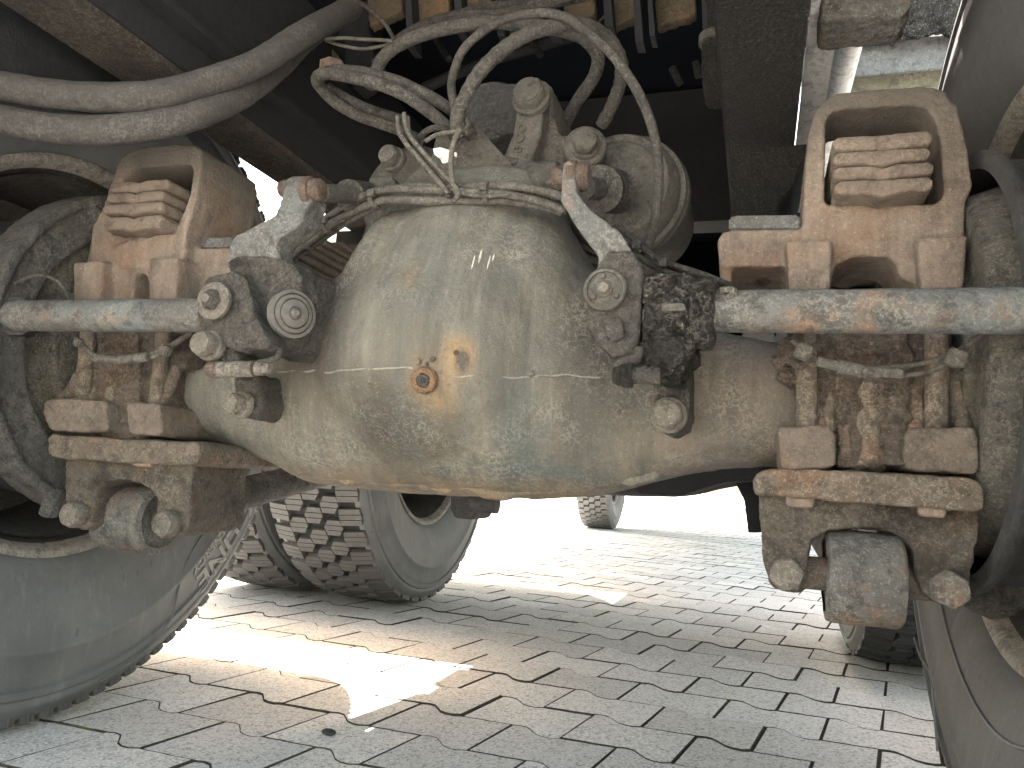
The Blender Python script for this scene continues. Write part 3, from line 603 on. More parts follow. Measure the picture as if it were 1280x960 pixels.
def housing_mesh(Y0=0, voxel=.005):
    bm = bmesh.new(); rings = []; N = 60; n = 40
    for i in range(N+1):
        x = -.50+1.03*i/N; zt, zb = interp(tw, x), interp(bw_, x); zc, hz = (zt+zb)/2, (zt-zb)/2
        g = math.exp(-((x-XD)/.175)**4); hy = .088+.055*g; e = 2.5
        ring = []
        for k in range(n):
            a = 2*math.pi*k/n; ca, sa = math.cos(a), math.sin(a)
            ring.append(bm.verts.new((x, Y0-hy*math.copysign(abs(ca)**(2/e), ca), zc+hz*math.copysign(abs(sa)**(2/e), sa))))
        rings.append(ring)
    for A_, B_ in zip(rings, rings[1:]):
        for i in range(n): bm.faces.new((A_[i], A_[(i+1) % n], B_[(i+1) % n], B_[i]))
    bm.faces.new(rings[0][::-1]); bm.faces.new(rings[-1])
    bmesh.ops.create_uvsphere(bm, u_segments=48, v_segments=32, radius=1, matrix=Matrix.Translation((XD+.006, Y0-.015, .528)) @ Matrix.Diagonal((.176, .170, .146, 1)))
    # neck: from the bowl up to the carrier face
    rings = []
    for i in range(11):
        u = i/10; z = .55+(.757-.55)*u; wx = lerp(((0, .155), (.3, .128), (.46, .113), (.60, .104), (.72, .099), (.86, .097), (1, .097)), u); yy = Y0-.172+.095*u**1.5; wy = .14
        ring = []
        for k in range(28):
            a = 2*math.pi*k/28; ca, sa = math.cos(a), math.sin(a); xc_ = XD+.012+.030*u; ring.append(bm.verts.new((xc_+wx*math.copysign(abs(ca)**.8, ca), yy+wy+wy*math.copysign(abs(sa)**.8, sa), z)))
        rings.append(ring)
    for A_, B_ in zip(rings, rings[1:]):
        for i in range(28): bm.faces.new((A_[i], A_[(i+1) % 28], B_[(i+1) % 28], B_[i]))
    bm.faces.new(rings[0][::-1]); bm.faces.new(rings[-1])
    return bm
ax = thing('drive_axle', 'large dusty axle housing with bulging differential cover in the middle', 'axle', (XD, 0, .52))
hs = cast(housing_mesh(), 'axle_housing', 'housing', ax, .005, 11, .0018, 18)
bmh = bmesh.new(); bmh.from_mesh(hs.data); BVH = BVHTree.FromBMesh(bmh)
def hit(px, py):
    loc, nrm, i, d = BVH.ray_cast(CAM, ray(px, py).normalized(), 4); return loc, nrm
# weld seam following the surface at axle height
def seam(x0, y0, x1, y1, rr0, n=60):
    pts = []
    for i in range(n+1):
        x = x0+(x1-x0)*i/n; q, nr = hit(x, y0+(y1-y0)*i/n+1.2*mnoise.noise(Vector((x*.06, 0, 0))))
        if q: pts.append(q-nr*.0002)
    return tube('weld_seam', pts, rr0, 'seam', hs, straight=True, n=8, wob=.35)
seam(345, 464, 518, 462, .0011); seam(556, 467, 752, 472, .0011)
# lower flange lip
pts = [hit(x, y) for x, y in ((400, 598), (440, 603), (500, 608), (560, 612), (620, 615), (680, 616), (730, 613), (780, 604), (830, 592))]
tube('lower_ridge', [p-n*.0045 for p, n in pts if p], .0065, 'housing', hs, wob=.9)
# plug
q, nr = hit(531, 475); nr = (nr+NY*.8).normalized()
bm = bmesh.new(); lathe(bm, q-nr*.004, nr, [(0, .0145), (.007, .0142), (.0095, .0125), (.010, .0075), (.004, .0072), (.003, .0001)], 28, cap=False); pl = fin(bm, 'drain_plug', 'plug', hs, 40)
bm = bmesh.new(); lathe(bm, q-nr*.002, nr, [(0, .0072), (.0085, .0072)], 6); lathe(bm, q, nr, [(.001, .003), (.0089, .0025)], 10); 
fin(bm, 'hex_socket', 'adjuster', hs, 30)
for x, y, r_ in ((523, 452, .0035), (541, 449, .003), (534, 455, .002), (664, 467, .004), (570, 441, .003)):
    q, n_ = hit(x, y); bm = bmesh.new(); bmesh.ops.create_icosphere(bm, subdivisions=3, radius=r_, matrix=Matrix.Translation(q))
    for v in bm.verts: v.co += mnoise.noise_vector(v.co*300)*.0012
    fin(bm, 'rust_lump', 'housing' if r_ > .0032 else 'rust', hs, 60)

# second axle beyond, same kind
ax2 = thing('drive_axle', 'dark second axle seen low behind the first one', 'axle', (XD, 1.35, .52))
cast(housing_mesh(1.35, .01), 'axle_housing', 'drum', ax2, .012, 3)
for x0, x1, y0, y1 in ((560, 588, 618, 650), (585, 626, 620, 641)):
    pass
bm = bmesh.new(); pp(bm, [(562, 600), (600, 600), (596, 640), (590, 650), (568, 648), (562, 636)], 1.05, .14); cast(bm, 'rod_bracket', 'drum', ax2, .006, 2)
bm = bmesh.new(); sweep(bm, [P(590, 628, 1.05), P(622, 630, 1.05)], .026, 14, straight=True); fin(bm, 'bushing', 'drum', ax2, 40)
bm = bmesh.new(); pp(bm, [(770, 600), (945, 575), (960, 600), (905, 603), (850, 620), (800, 618)], 1.0, .2); cast(bm, 'rod_bracket', 'raildark', ax2, .008, 2)
bm = bmesh.new(); pp(bm, [(912, 590), (955, 590), (955, 666), (935, 666), (930, 625)], 1.15, .06); cast(bm, 'mud_flap_stay', 'raildark', ax2, .006, 2)

# ================================================================== SIDE ASSEMBLIES
def rounded(px, k=3, f=.25):
    """cut the corners of a pixel outline"""
    out = []; n = len(px)
    for i in range(n):
        a, b_, c = Vector(px[i-1]), Vector(px[i]), Vector(px[(i+1) % n])
        for t in (1-f, ): out.append(tuple(b_+(a-b_)*f))
        out.append(tuple((b_*2+(a+c)*.5*0+ (b_+(a-b_)*f) + (b_+(c-b_)*f))/4)); out.append(tuple(b_+(c-b_)*f))
    return out
def strip(bm, pxs, Y, depth, half):     # a bar of pixel half-width following a centre line in a plane of constant Y
    pass
def ringprism(bm, outer, inner, Y, depth):   # closed loop with a hole: same number of points each
    F = [[bm.verts.new(P(x, y, Y)) for x, y in L] for L in (outer, inner)]
    B_ = [[bm.verts.new(P(x, y, Y)+Vector((0, depth, 0))) for x, y in L] for L in (outer, inner)]
    n = len(outer)
    for i in range(n):
        j = (i+1) % n
        bm.faces.new((F[0][i], F[0][j], F[1][j], F[1][i])); bm.faces.new((B_[0][i], B_[1][i], B_[1][j], B_[0][j]))
        bm.faces.new((F[0][i], B_[0][i], B_[0][j], F[0][j])); bm.faces.new((F[1][i], F[1][j], B_[1][j], B_[1][i]))

# ---- right saddle
t = thing('spring_saddle', 'right rusty cast spring saddle with square loop holding the leaf ends', 'spring saddle', tuple(P(1100, 362, -.1)), 'spring saddles on the axle'); sadR = t
bm = bmesh.new()
ringprism(bm, [(1003, 300), (1003, 270), (1007, 200), (1011, 165), (1020, 135), (1040, 118), (1062, 113), (1110, 110), (1158, 107), (1182, 113), (1197, 132), (1207, 170), (1216, 231), (1208, 252), (1206, 300), (1120, 300)],
              [(1028, 262), (1030, 254), (1031, 200), (1032, 165), (1033, 150), (1040, 139), (1058, 135), (1105, 132), (1145, 131), (1160, 136), (1170, 150), (1176, 175), (1180, 225), (1180, 244), (1170, 256), (1100, 258)], -.105, .075)
pp(bm, [(1003, 255), (1206, 255), (1206, 362), (1152, 362), (1124, 345), (1122, 330), (1108, 320), (1066, 320), (1044, 332), (1040, 348), (1039, 362), (984, 362), (984, 300), (1003, 292)], -.105, .09)
pp(bm, [(897, 300), (903, 290), (915, 286), (1008, 286), (1008, 333), (900, 333)], -.105, .14)
pp(bm, [(897, 300), (905, 292), (915, 290), (915, 362), (900, 350)], -.10, .14); pp(bm, [(900, 335), (990, 335), (990, 350), (905, 352)], -.04, .09)
pp(bm, [(982, 299), (1042, 299), (1037, 362), (986, 362)], -.128, .06); pp(bm, [(1145, 295), (1210, 294), (1205, 362), (1153, 362)], -.128, .06)
cast(bm, 'saddle_casting', 'saddle', t, .0028, 3, .0007)
bm = bmesh.new(); pp(bm, [(911, 272), (918, 269), (998, 268), (1001, 272), (1001, 288), (911, 288)], -.095, .11); bmesh.ops.bevel(bm, geom=bm.edges[:], offset=.002, segments=2, affect='EDGES'); fin(bm, 'stop_plate', 'lever', t, 40)
hexbolt(P(953, 346, -.05), Vector((0, -1, 0)), .008, .012, t, 'dirt')
# ---- left saddle
t = thing('spring_saddle', 'left brown cast spring saddle, smaller in view, with loop round the leaf ends', 'spring saddle', tuple(P(170, 375, -.1)), 'spring saddles on the axle'); sadL = t
bm = bmesh.new()
ringprism(bm, [(113, 330), (113, 317), (115, 283), (128, 262), (136, 235), (143, 217), (149, 198), (162, 187), (187, 183), (215, 181), (243, 180), (251, 187), (252, 205), (246, 250), (233, 290), (231, 325), (190, 335), (150, 335)],
              [(136, 312), (135, 300), (134, 290), (140, 272), (147, 245), (155, 225), (160, 215), (170, 211), (190, 209), (215, 206), (236, 205), (240, 209), (241, 220), (235, 250), (222, 282), (210, 290), (190, 293), (160, 300)], -.105, .12)
pp(bm, [(113, 300), (136, 293), (225, 288), (232, 300), (232, 378), (186, 378), (184, 345), (178, 341), (168, 343), (165, 378), (100, 378), (106, 335)], -.10, .12)
pp(bm, [(90, 327), (127, 325), (124, 378), (91, 378)], -.125, .06); pp(bm, [(186, 322), (222, 321), (219, 378), (188, 378)], -.125, .075)
pp(bm, [(225, 311), (300, 309), (300, 350), (262, 356), (240, 375), (225, 378)], -.085, .14)
cast(bm, 'saddle_casting', 'saddle', t, .003, 3, .0007)
bm = bmesh.new(); pp(bm, [(247, 297), (292, 296), (292, 311), (247, 311)], -.075, .11); bmesh.ops.bevel(bm, geom=bm.edges[:], offset=.002, segments=2, affect='EDGES'); fin(bm, 'stop_plate', 'lever', t, 40)

# ---- leaf springs
def leaf(parent, x0, x1, z0, z1, y0, y1, sag, arch=.0, r_=0):
    bm = bmesh.new(); xc = (x0+x1)/2; g = .004; h = z1-z0; c = min(.005, h*.3)
    cs = [(x0+c, z0), (xc-.016, z0), (xc, z0-g*sag), (xc+.016, z0), (x1-c, z0), (x1, z0+c), (x1, z1-c), (x1-c, z1), (xc+.012, z1), (xc, z1-g), (xc-.012, z1), (x0+c, z1), (x0, z1-c), (x0, z0+c)]
    n = max(6, int((y1-y0)/.06)); rings = []
    for i in range(n+1):
        y = y0+(y1-y0)*i/n; dz = arch*(((y-.675)/.8)**2)
        for ins in ((.0026, .0008, 0) if i == 0 else (0,)):      # rounded front end
            rings.append([bm.verts.new((x+(xc-x)*ins*12+mnoise.noise(Vector((x*40, y*8, z*60)))*.0008, y+(0, .0016, .004)[(.0026, .0008, 0).index(ins)]*(i == 0)+(mnoise.noise(Vector((x*70, z0*70, 3)))*.0015 if i == 0 else 0), z+((z0+z1)/2-z)*ins*110+dz)) for x, z in cs])
    for A_, B_ in zip(rings, rings[1:]):
        for k in range(len(cs)): bm.faces.new((A_[k], A_[(k+1) % len(cs)], B_[(k+1) % len(cs)], B_[k]))
    bm.faces.new(rings[0][::-1]); bm.faces.new(rings[-1]); bmesh.ops.triangulate(bm, faces=[f for f in bm.faces if len(f.verts) > 4])
    return fin(bm, 'leaf', 'leaf', parent, 50)
def leafspring(lab, edges, xl, xr, Yf):
    t = thing('leaf_spring', lab, 'leaf spring', tuple(P(xl, edges[-1], Yf)), 'leaf spring packs')
    X0, X1 = P(xl, 230, Yf).x, P(xr, 230, Yf).x; xm = (xl+xr)/2
    zs = [P(xm, e, Yf).z for e in edges]
    for i, (za, zb) in enumerate(zip(zs, zs[1:])): leaf(t, X0+random.uniform(-.0015, .0015), X1+random.uniform(-.0015, .003), zb+.0010, za-.0010, Yf+(.006 if i == 0 else random.uniform(-.002, .003)), 1.49, 1, 0)
    th = (zs[0]-zs[-1])/4
    for k in range(7): leaf(t, X0, X1, zs[0]+.001+k*th*.8, zs[0]+(k+1)*th*.8, .13+.058*k, 1.22-.058*k, 1, 0)
    for k in range(2): leaf(t, X0, X1, zs[-1]-(k+1)*th*.8, zs[-1]-.001-k*th*.8, .20+.1*k, 1.15-.1*k, 1, 0)
    bm = bmesh.new(); box(bm, (X0-.012, .60, zs[-1]-3*th), (X1+.012, .75, zs[0]+6.5*th)); cast(bm, 'spring_clamp', 'railbrown', t, .008, 1)
    bm = bmesh.new(); box(bm, (X0-.02, .46, zs[0]+6*th), (X1+.03, .92, .876)); fin(bm, 'pivot_bracket', 'raildark', t, 30)
leafspring('right pack of four rusty leaf spring ends inside the big saddle loop', [162, 184, 203, 222, 243], 1042, 1165, -.135)
leafspring('left pack of four rusty leaf spring ends, notched on top, inside the left saddle loop', [222, 237, 252, 267, 286], 133, 205, -.135)

# ---- brake shafts (tubes)
def shaft(label, a, b_, gl):
    t = thing('brake_shaft', label, 'brake shaft', tuple(a), gl); bm = bmesh.new(); sweep(bm, [a+(b_-a)*i/24 for i in range(25)], .0188, 24, straight=True, wob=.04); fin(bm, 'shaft_tube', 'tube', t, 60)
    return t
shR = shaft('right grey brake shaft tube, thicker in view, running to the picture edge', Vector((.33, -.2, .55)), Vector((.66, -.2, .5495)), 'brake camshaft tubes')
shL = shaft('left grey brake shaft tube running from the slack adjuster to the wheel', Vector((-.475, -.2, .548)), Vector((-.19, -.2, .548)), 'brake camshaft tubes')
bm = bmesh.new(); bmesh.ops.create_uvsphere(bm, u_segments=24, v_segments=16, radius=.0188, matrix=Matrix.Translation((-.475, -.2, .548)) @ Matrix.Diagonal((.8, 1, 1, 1))); fin(bm, 'shaft_end', 'tube', shL, 180)
bm = bmesh.new(); sweep(bm, [Vector((-.475, -.2, .548)), Vector((-.52, -.15, .548)), Vector((-.56, -.05, .548))], .024, 14); fin(bm, 'shaft_sleeve', 'drum', shL, 60)

# ---- axle clamps: bolts, blocks and seat between saddle and lower plate
def clamp(label, rods, blocks, col, Yf, gl):
    col = tuple(col) if len(col) == 5 else tuple(col)+(1.,)
    t = thing('axle_clamp', label, 'clamp', tuple(P(col[0], 560, Yf)), gl)
    for i, (xa, ya, xb, yb, hw) in enumerate(rods):
        a, b_ = P(xa, ya, Yf+.01), P(xb, yb, Yf+.01); bm = bmesh.new(); sweep(bm, [a+(b_-a)*k/14 for k in range(15)], rad(a, hw), 14, straight=True, wob=.1); fin(bm, 'clamp_bolt', 'lower', t, 60)
    for bl in blocks:
        bm = bmesh.new(); pp(bm, rounded(bl, f=.16), Yf-.012, .12); cast(bm, 'clamp_foot', 'foot', t, .003, 3, .002, 45)
    bm = bmesh.new(); pp(bm, col[1], Yf+.016, .10); pp(bm, [(col[0]-50*col[4], 395), (col[0]+42*col[4], 395), (col[0]+44*col[4], 582-24*(col[0] < 600)), (col[0]-46*col[4], 584-30*(col[0] < 600))], Yf+.006, .1)
    for x, y, r_ in col[2]:
        bmesh.ops.create_icosphere(bm, subdivisions=3, radius=r_, matrix=Matrix.Translation(P(x, y, Yf+.026)))
    cast(bm, 'seat', 'dirt', t, .0028, 2, .006, 38)
    for x0, y0, x1, y1, x2, y2, r_ in col[3]:
        bm = bmesh.new(); sweep(bm, [P(x0, y0, Yf+.024), P(x1, y1, Yf+.021), P(x2, y2, Yf+.012)], r_, 12, wob=.15); cast(bm, 'seat_rib', 'lower', t, .003, 2, .002, 60)
    return t
clR = clamp('right axle clamp of two upright bolts and brown feet under the brake tube',
    [(1008, 400, 1008, 540, 13), (1171, 400, 1171, 545, 14)],
    [[(972, 533), (1040, 531), (1046, 545), (1046, 584), (975, 588)], [(1131, 536), (1218, 534), (1226, 550), (1224, 592), (1133, 588)]],
    (1095, [(1000, 400), (1190, 400), (1190, 580), (1130, 576), (1100, 590), (1046, 584), (1000, 580)], [(1030, 440, .012), (1120, 430, .014), (1060, 560, .012), (1112, 555, .012), (985, 470, .012), (1198, 470, .014)],
     [(1040, 480, 1036, 510, 1038, 540, .006), (1140, 480, 1142, 510, 1144, 545, .010), (1060, 440, 1058, 500, 1060, 575, .008), (1085, 420, 1084, 500, 1088, 580, .014), (1190, 470, 1200, 505, 1205, 545, .009), (1020, 500, 1022, 520, 1024, 545, .008)], 1.), -.13, 'axle clamps')
clL = clamp('left axle clamp of two leaning bolts and brown feet beside the left wheel',
    [(112, 395, 103, 510, 10), (207, 400, 194, 515, 9.5)],
    [[(55, 502), (62, 498), (132, 500), (136, 540), (62, 538), (54, 520)], [(157, 503), (200, 503), (202, 546), (158, 542)]],
    (150, [(100, 410), (215, 410), (210, 540), (160, 536), (100, 530)], [(115, 450, .012), (165, 440, .014), (205, 470, .014), (130, 520, .012), (235, 450, .016)],
     [(125, 450, 118, 480, 112, 512, .007), (150, 420, 147, 470, 142, 535, .012), (170, 430, 165, 480, 162, 530, .008), (222, 455, 212, 480, 198, 510, .009), (75, 505, 92, 488, 100, 470, .010)], .55), -.13, 'axle clamps')

# ---- lower brackets with torque rods
def lower(label, plate, legs, bolts, Yf, dp, gl, px_leg_depth):
    t = thing('rod_bracket', label, 'bracket', tuple(P(plate[0][0], plate[0][1], Yf)), gl)
    bm = bmesh.new(); pp(bm, plate, Yf-.018, dp); cast(bm, 'clamp_plate', 'lower', t, .003, 3, .0016, 50)
    bm = bmesh.new(); pp(bm, legs, Yf, px_leg_depth, .92)
    cast(bm, 'bracket_body', 'lowerdark', t, .003, 2, .0016, 50)
    for x, y, r_ in bolts: c = P(x, y, Yf-.004); hexbolt(c, NY, rad(c, r_), .013, t, 'bolt', washer=False)
    return t
lbR = lower('right rod bracket with two hanging lugs and hexagon bolts, larger in view',
    [(941, 600), (948, 589), (975, 585), (1080, 590), (1205, 595), (1222, 600), (1233, 614), (1231, 634), (1222, 640), (1190, 638), (1080, 630), (985, 622), (945, 618)],
    [(948, 615), (1226, 625), (1224, 670), (1218, 700), (1212, 742), (1200, 754), (1178, 757), (1158, 745), (1147, 724), (1143, 690), (1132, 673), (1118, 665), (1075, 659), (1037, 663), (1014, 676), (1010, 700), (1009, 735), (1000, 742), (970, 738), (960, 728), (953, 690)],
    [(983, 717, 22), (1186, 736, 24)], -.12, .2, 'rod brackets below the axle', .075)
lbL = lower('left rod bracket with two hanging lugs and a dark side, smaller in view',
    [(58, 548), (66, 543), (150, 548), (245, 552), (250, 558), (248, 578), (240, 582), (150, 578), (66, 573), (59, 566)],
    [(80, 568), (242, 574), (238, 620), (237, 655), (228, 670), (205, 673), (196, 655), (196, 628), (190, 615), (176, 604), (152, 600), (134, 602), (122, 612), (118, 630), (117, 655), (106, 663), (88, 659), (82, 640)],
    [(96, 643, 17), (212, 655, 18)], -.12, .17, 'rod brackets below the axle', .115)
for par, q in ((lbR, (1000, 628, 20)), (lbR, (1165, 640, 20)), (lbL, (180, 579, 14))):
    a = P(q[0]-q[2]*.9, q[1], -.125); b_ = P(q[0]+q[2]*.9, q[1], -.125); bm = bmesh.new(); box(bm, (a.x, -.13, a.z-.004), (b_.x, -.06, a.z+.012)); cast(bm, 'nut_pad', 'saddle', par, .003, 2)
def trod(label, xl, xr, ytop, ybot, Yc, end, gl, pinpx):
    a = P(xl, (ytop+ybot)/2, Yc); b_ = P(xr, (ytop+ybot)/2, Yc); b_.z = a.z = (a.z+b_.z)/2; r_ = rad((a+b_)/2, (ybot-ytop)/2)
    Yo = Yc; t = thing('torque_rod', label, 'torque rod', tuple((a+b_)/2), gl)
    bm = bmesh.new(); n = 40; c = Vector((a.x, Yo, a.z)); L = b_.x-a.x
    lathe(bm, c, XX, [(0, r_*.80), (.002, r_*.97), (.006, r_), (L*.3, r_*1.01), (L*.7, r_*.99), (L-.006, r_), (L-.002, r_*.96), (L, r_*.80), (L-.004, r_*.74), (L-.004, r_*.4)], n, cap=False)
    for v in bm.verts: v.co += mnoise.noise_vector(v.co*60)*.0012
    bm.faces.new(bm.verts[:n][::-1]) if False else None
    o = fin(bm, 'bushing_eye', 'saddle_grey', t, 50)
    bm = bmesh.new(); lathe(bm, c-XX*pinpx[0], XX, [(0, r_*.36), (L+pinpx[0]+pinpx[1], r_*.36)], 20); lathe(bm, c+XX*.003, XX, [(0, r_*.9), (L-.008, r_*.9)], 24); fin(bm, 'pin', 'lower', t, 50)
    bm = bmesh.new(); m = Vector(((a.x+b_.x)/2, Yo+.02, a.z)); sweep(bm, [m, m+(end-m)*.5, end], .025, 16, straight=True); fin(bm, 'rod', 'shield', t, 60)
    return t
eL = PX(392, 592, -.335)
trod('left torque rod whose round bushing eye hangs between the left lugs', 141, 203, 606, 690, -.060, eL+(eL-P(165, 648, -.1))*.6, 'torque rods', (.01, .015))
trod('right torque rod with big worn bushing eye hanging between the right lugs', 1030, 1128, 664, 780, -.09, Vector((.46, .6, .40)), 'torque rods', (.02, .02))

# ================================================================== SLACK ADJUSTERS
t = thing('slack_adjuster', 'left slack adjuster with bent grey lever and round stepped cap', 'slack adjuster', tuple(P(300, 430, -.2)), 'slack adjusters'); saL = t
bm = bmesh.new()
pp(bm, [(284, 326), (300, 318), (345, 322), (366, 328), (376, 345), (378, 400), (368, 430), (347, 441), (330, 438), (310, 436), (300, 415), (296, 380), (288, 350)], -.20, .09)
pp(bm, [(256, 352), (268, 344), (290, 338), (308, 350), (318, 400), (318, 430), (300, 440), (262, 425), (248, 410), (246, 378)], -.225, .06)
cast(bm, 'adjuster_body', 'adjuster', t, .0028, 3, .0022, 55)
bm = bmesh.new(); pp(bm, [(284, 335), (286, 306), (293, 295), (316, 283), (345, 268), (352, 245), (357, 227), (366, 219), (384, 220), (390, 226), (389, 250), (383, 262), (378, 278), (364, 290), (349, 299), (345, 312), (352, 330), (340, 345), (300, 345)], -.195, .034); cast(bm, 'lever', 'lever', t, .0025, 3, .0011, 60)
bm = bmesh.new(); pp(bm, [(300, 405), (322, 400), (338, 430), (334, 437), (306, 434)], -.235, .03); cast(bm, 'wedge', 'adjuster', t, .002, 2)
# round stepped cap looking towards the middle
c = P(356, 395, -.200); axv = Vector((.86, -.50, .0)).normalized(); c = c+axv*.020; bm = bmesh.new()
k_ = rad(c, 30); lathe(bm, c-axv*.008, axv, [(0, k_*1.02), (.008, k_*1.02), (.009, k_*.88), (.006, k_*.86), (.010, k_*.80), (.011, k_*.66), (.008, k_*.64), (.012, k_*.58), (.0135, k_*.30), (.011, k_*.27), (.016, k_*.12), (.016, .0001)], 40, cap=False); fin(bm, 'stepped_cap', 'cap', t, 40)
c = P(270, 377, -.23); hexbolt(c, Vector((-.1, -1, .1)), rad(c, 15), .010, t, 'adjuster', name='adjusting_nut')
bm = bmesh.new(); lathe(bm, c+NY*.001, NY, [(0, rad(c, 24)), (.004, rad(c, 24)), (.006, rad(c, 21))], 32); fin(bm, 'nut_seat', 'bolt', t, 40)
bm = bmesh.new(); lathe(bm, c+NY*.009, NY, [(0, rad(c, 6)), (.008, rad(c, 5.5))], 16); fin(bm, 'screw_end', 'bolt', t, 40)
c = P(262, 432, -.225); hexbolt(c, NY, rad(c, 17), .016, t, 'bolt')
bm = bmesh.new(); pp(bm, [(248, 420), (280, 415), (295, 440), (300, 455), (275, 470), (262, 455)], -.215, .05); cast(bm, 'lower_ear', 'adjuster', t, .0028, 2, .002)
tube('stop_rod', [P(268, 462, -.225), P(318, 461, -.225)], .0085, 'bolt', t, straight=True, n=14)
bm = bmesh.new(); sweep(bm, [P(350, 436, -.22), P(346, 448, -.222), P(326, 453, -.225), P(317, 460, -.225), P(320, 468, -.225)], .0035, 8); fin(bm, 'locking_strap', 'adjuster', t, 60)
c = P(334, 461, -.225); hexbolt(c-XX*.006, XX, .0065, .008, t, 'bolt'); hexbolt(P(270, 462, -.225), -XX, .010, .008, t, 'rust', washer=False)
# pin through the lever eye
c = P(388, 238, -.19); hexbolt(c, XX, .0135, .014, t, 'rust', name='clevis_pin'); hexbolt(P(360, 236, -.18), -XX, .011, .008, t, 'rust', name='clevis_pin', washer=False)
# strap and anchor bolt
t = thing('anchor_strap', 'left oily anchor strap bolted to the axle below the slack adjuster', 'strap', tuple(P(305, 500, -.12)), 'adjuster anchor straps')
bm = bmesh.new(); pp(bm, [(293, 468), (324, 468), (329, 505), (320, 520), (305, 524), (292, 512)], -.15, .06); cast(bm, 'strap', 'adjuster', t, .003, 2, .002); c = P(301, 506, -.155); hexbolt(c, Vector((-.25, -1, 0)), rad(c, 15), .014, t, 'bolt')

t = thing('slack_adjuster', 'right slack adjuster with shiny bent lever and flat round cap', 'slack adjuster', tuple(P(765, 430, -.2)), 'slack adjusters'); saR = t
bm = bmesh.new()
pp(bm, [(749, 330), (738, 342), (731, 362), (733, 400), (745, 430), (766, 446), (794, 441), (801, 410), (803, 335), (790, 312), (760, 312)], -.215, .075)
cast(bm, 'adjuster_body', 'adjuster', t, .0028, 3, .0014, 55)
bm = bmesh.new(); pp(bm, [(702, 208), (706, 201), (714, 201), (719, 208), (720, 240), (738, 262), (775, 290), (789, 312), (796, 350), (748, 345), (747, 318), (723, 287), (701, 252)], -.205, .03); cast(bm, 'lever', 'lever', t, .0022, 2, .0008, 60)
c = P(757, 363, -.218); k_ = rad(c, 27); bm = bmesh.new(); lathe(bm, c, NY, [(-.002, k_), (.005, k_), (.0062, k_*.93), (.0055, k_*.84), (.003, k_*.82), (.0042, k_*.3), (.0042, .0001)], 40, cap=False); fin(bm, 'round_cap', 'chamber', t, 40)
hexbolt(c+NY*.004, NY, rad(c, 9), .007, t, 'bolt', washer=True)
for a in (100, 215, 330):
    q = c+NY*.0035+Vector((math.cos(R(a)), 0, math.sin(R(a))))*k_*.62; bm = bmesh.new(); lathe(bm, q, NY, [(0, .0028), (.003, .0022)], 10); fin(bm, 'rivet', 'chamber', t, 40)
bm = bmesh.new(); pp(bm, [(753, 398), (777, 398), (779, 420), (766, 426), (755, 416)], -.222, .02); cast(bm, 'raised_pad', 'adjuster', t, .0022, 2)
bm = bmesh.new(); pp(bm, [(765, 322), (775, 318), (778, 332), (768, 334)], -.212, .02); cast(bm, 'raised_pad', 'adjuster', t, .002, 2)
hexbolt(P(719, 222, -.19), XX, .0145, .013, t, 'rust', name='clevis_pin'); hexbolt(P(703, 222, -.19), -XX, .012, .008, t, 'rust', name='clevis_pin', washer=False)
tube('split_pin', T3([(692, 222), (688, 226), (683, 229)], -.19), .002, 'rust', t)
bm = bmesh.new(); sweep(bm, [P(799, 435, -.22), P(796, 448, -.222), P(776, 453, -.225), (P(771, 462, -.226)), P(772, 478, -.226)], .0045, 8); fin(bm, 'locking_strap', 'adjuster', t, 60)
tube('stop_rod', [P(782, 469, -.225), P(826, 470, -.225)], .0075, 'adjuster', t, straight=True, n=14); hexbolt(P(782, 469, -.225), -XX, .010, .009, t, 'grease')

t = thing('shaft_bearing', 'black greasy bearing block between right adjuster and brake tube', 'bearing block', tuple(P(835, 440, -.2)))
bm = bmesh.new()
pp(bm, [(807, 350), (815, 343), (858, 341), (864, 348), (866, 436), (850, 460), (838, 470), (815, 466), (803, 440), (802, 400)], -.22, .09)
for i in range(6): y = 380+i*12; sweep(bm, [P(812, y+3, -.218), P(835, y-4, -.224), P(860, y+2, -.218)], .005, 8)
cast(bm, 'bearing_housing', 'grease', t, .0024, 1, .005, 50)
bm = bmesh.new(); lathe(bm, P(865, 393, -.2), XX, [(0, .030), (.004, .033), (.008, .030), (.010, .033), (.018, .033), (.020, .027)], 32); cast(bm, 'collar', 'grease', t, .0026, 1, .0015, 70)
bm = bmesh.new(); c = P(834, 437, -.225); bmesh.ops.create_uvsphere(bm, u_segments=24, v_segments=16, radius=rad(c, 24), matrix=Matrix.Translation(c) @ Matrix.Diagonal((1, .7, 1, 1))); cast(bm, 'ball_cap', 'grease', t, .0024, 2, .002, 60)
bm = bmesh.new(); pp(bm, [(826, 378), (856, 378), (858, 388), (826, 390)], -.232, .02); cast(bm, 'tab', 'chamber', t, .002, 1)
tube('bleed_wire', T3([(862, 383), (880, 380), (905, 374), (919, 367), (914, 362), (900, 364)], -.215), .0032, 'cable', t)
t = thing('anchor_strap', 'right anchor strap with large hexagon bolt on the axle arm', 'strap', tuple(P(836, 520, -.12)), 'adjuster anchor straps')
bm = bmesh.new(); pp(bm, [(818, 450), (860, 450), (862, 515), (855, 535), (837, 543), (820, 535), (815, 515)], -.16, .07); cast(bm, 'strap', 'adjuster', t, .003, 2, .0014); c = P(836, 519, -.165); hexbolt(c, NY, rad(c, 20), .014, t, 'bolt')
bm = bmesh.new(); pp(bm, [(812, 496), (818, 494), (820, 525), (815, 522)], -.155, .04); cast(bm, 'rust_edge', 'rust', t, .002, 1)

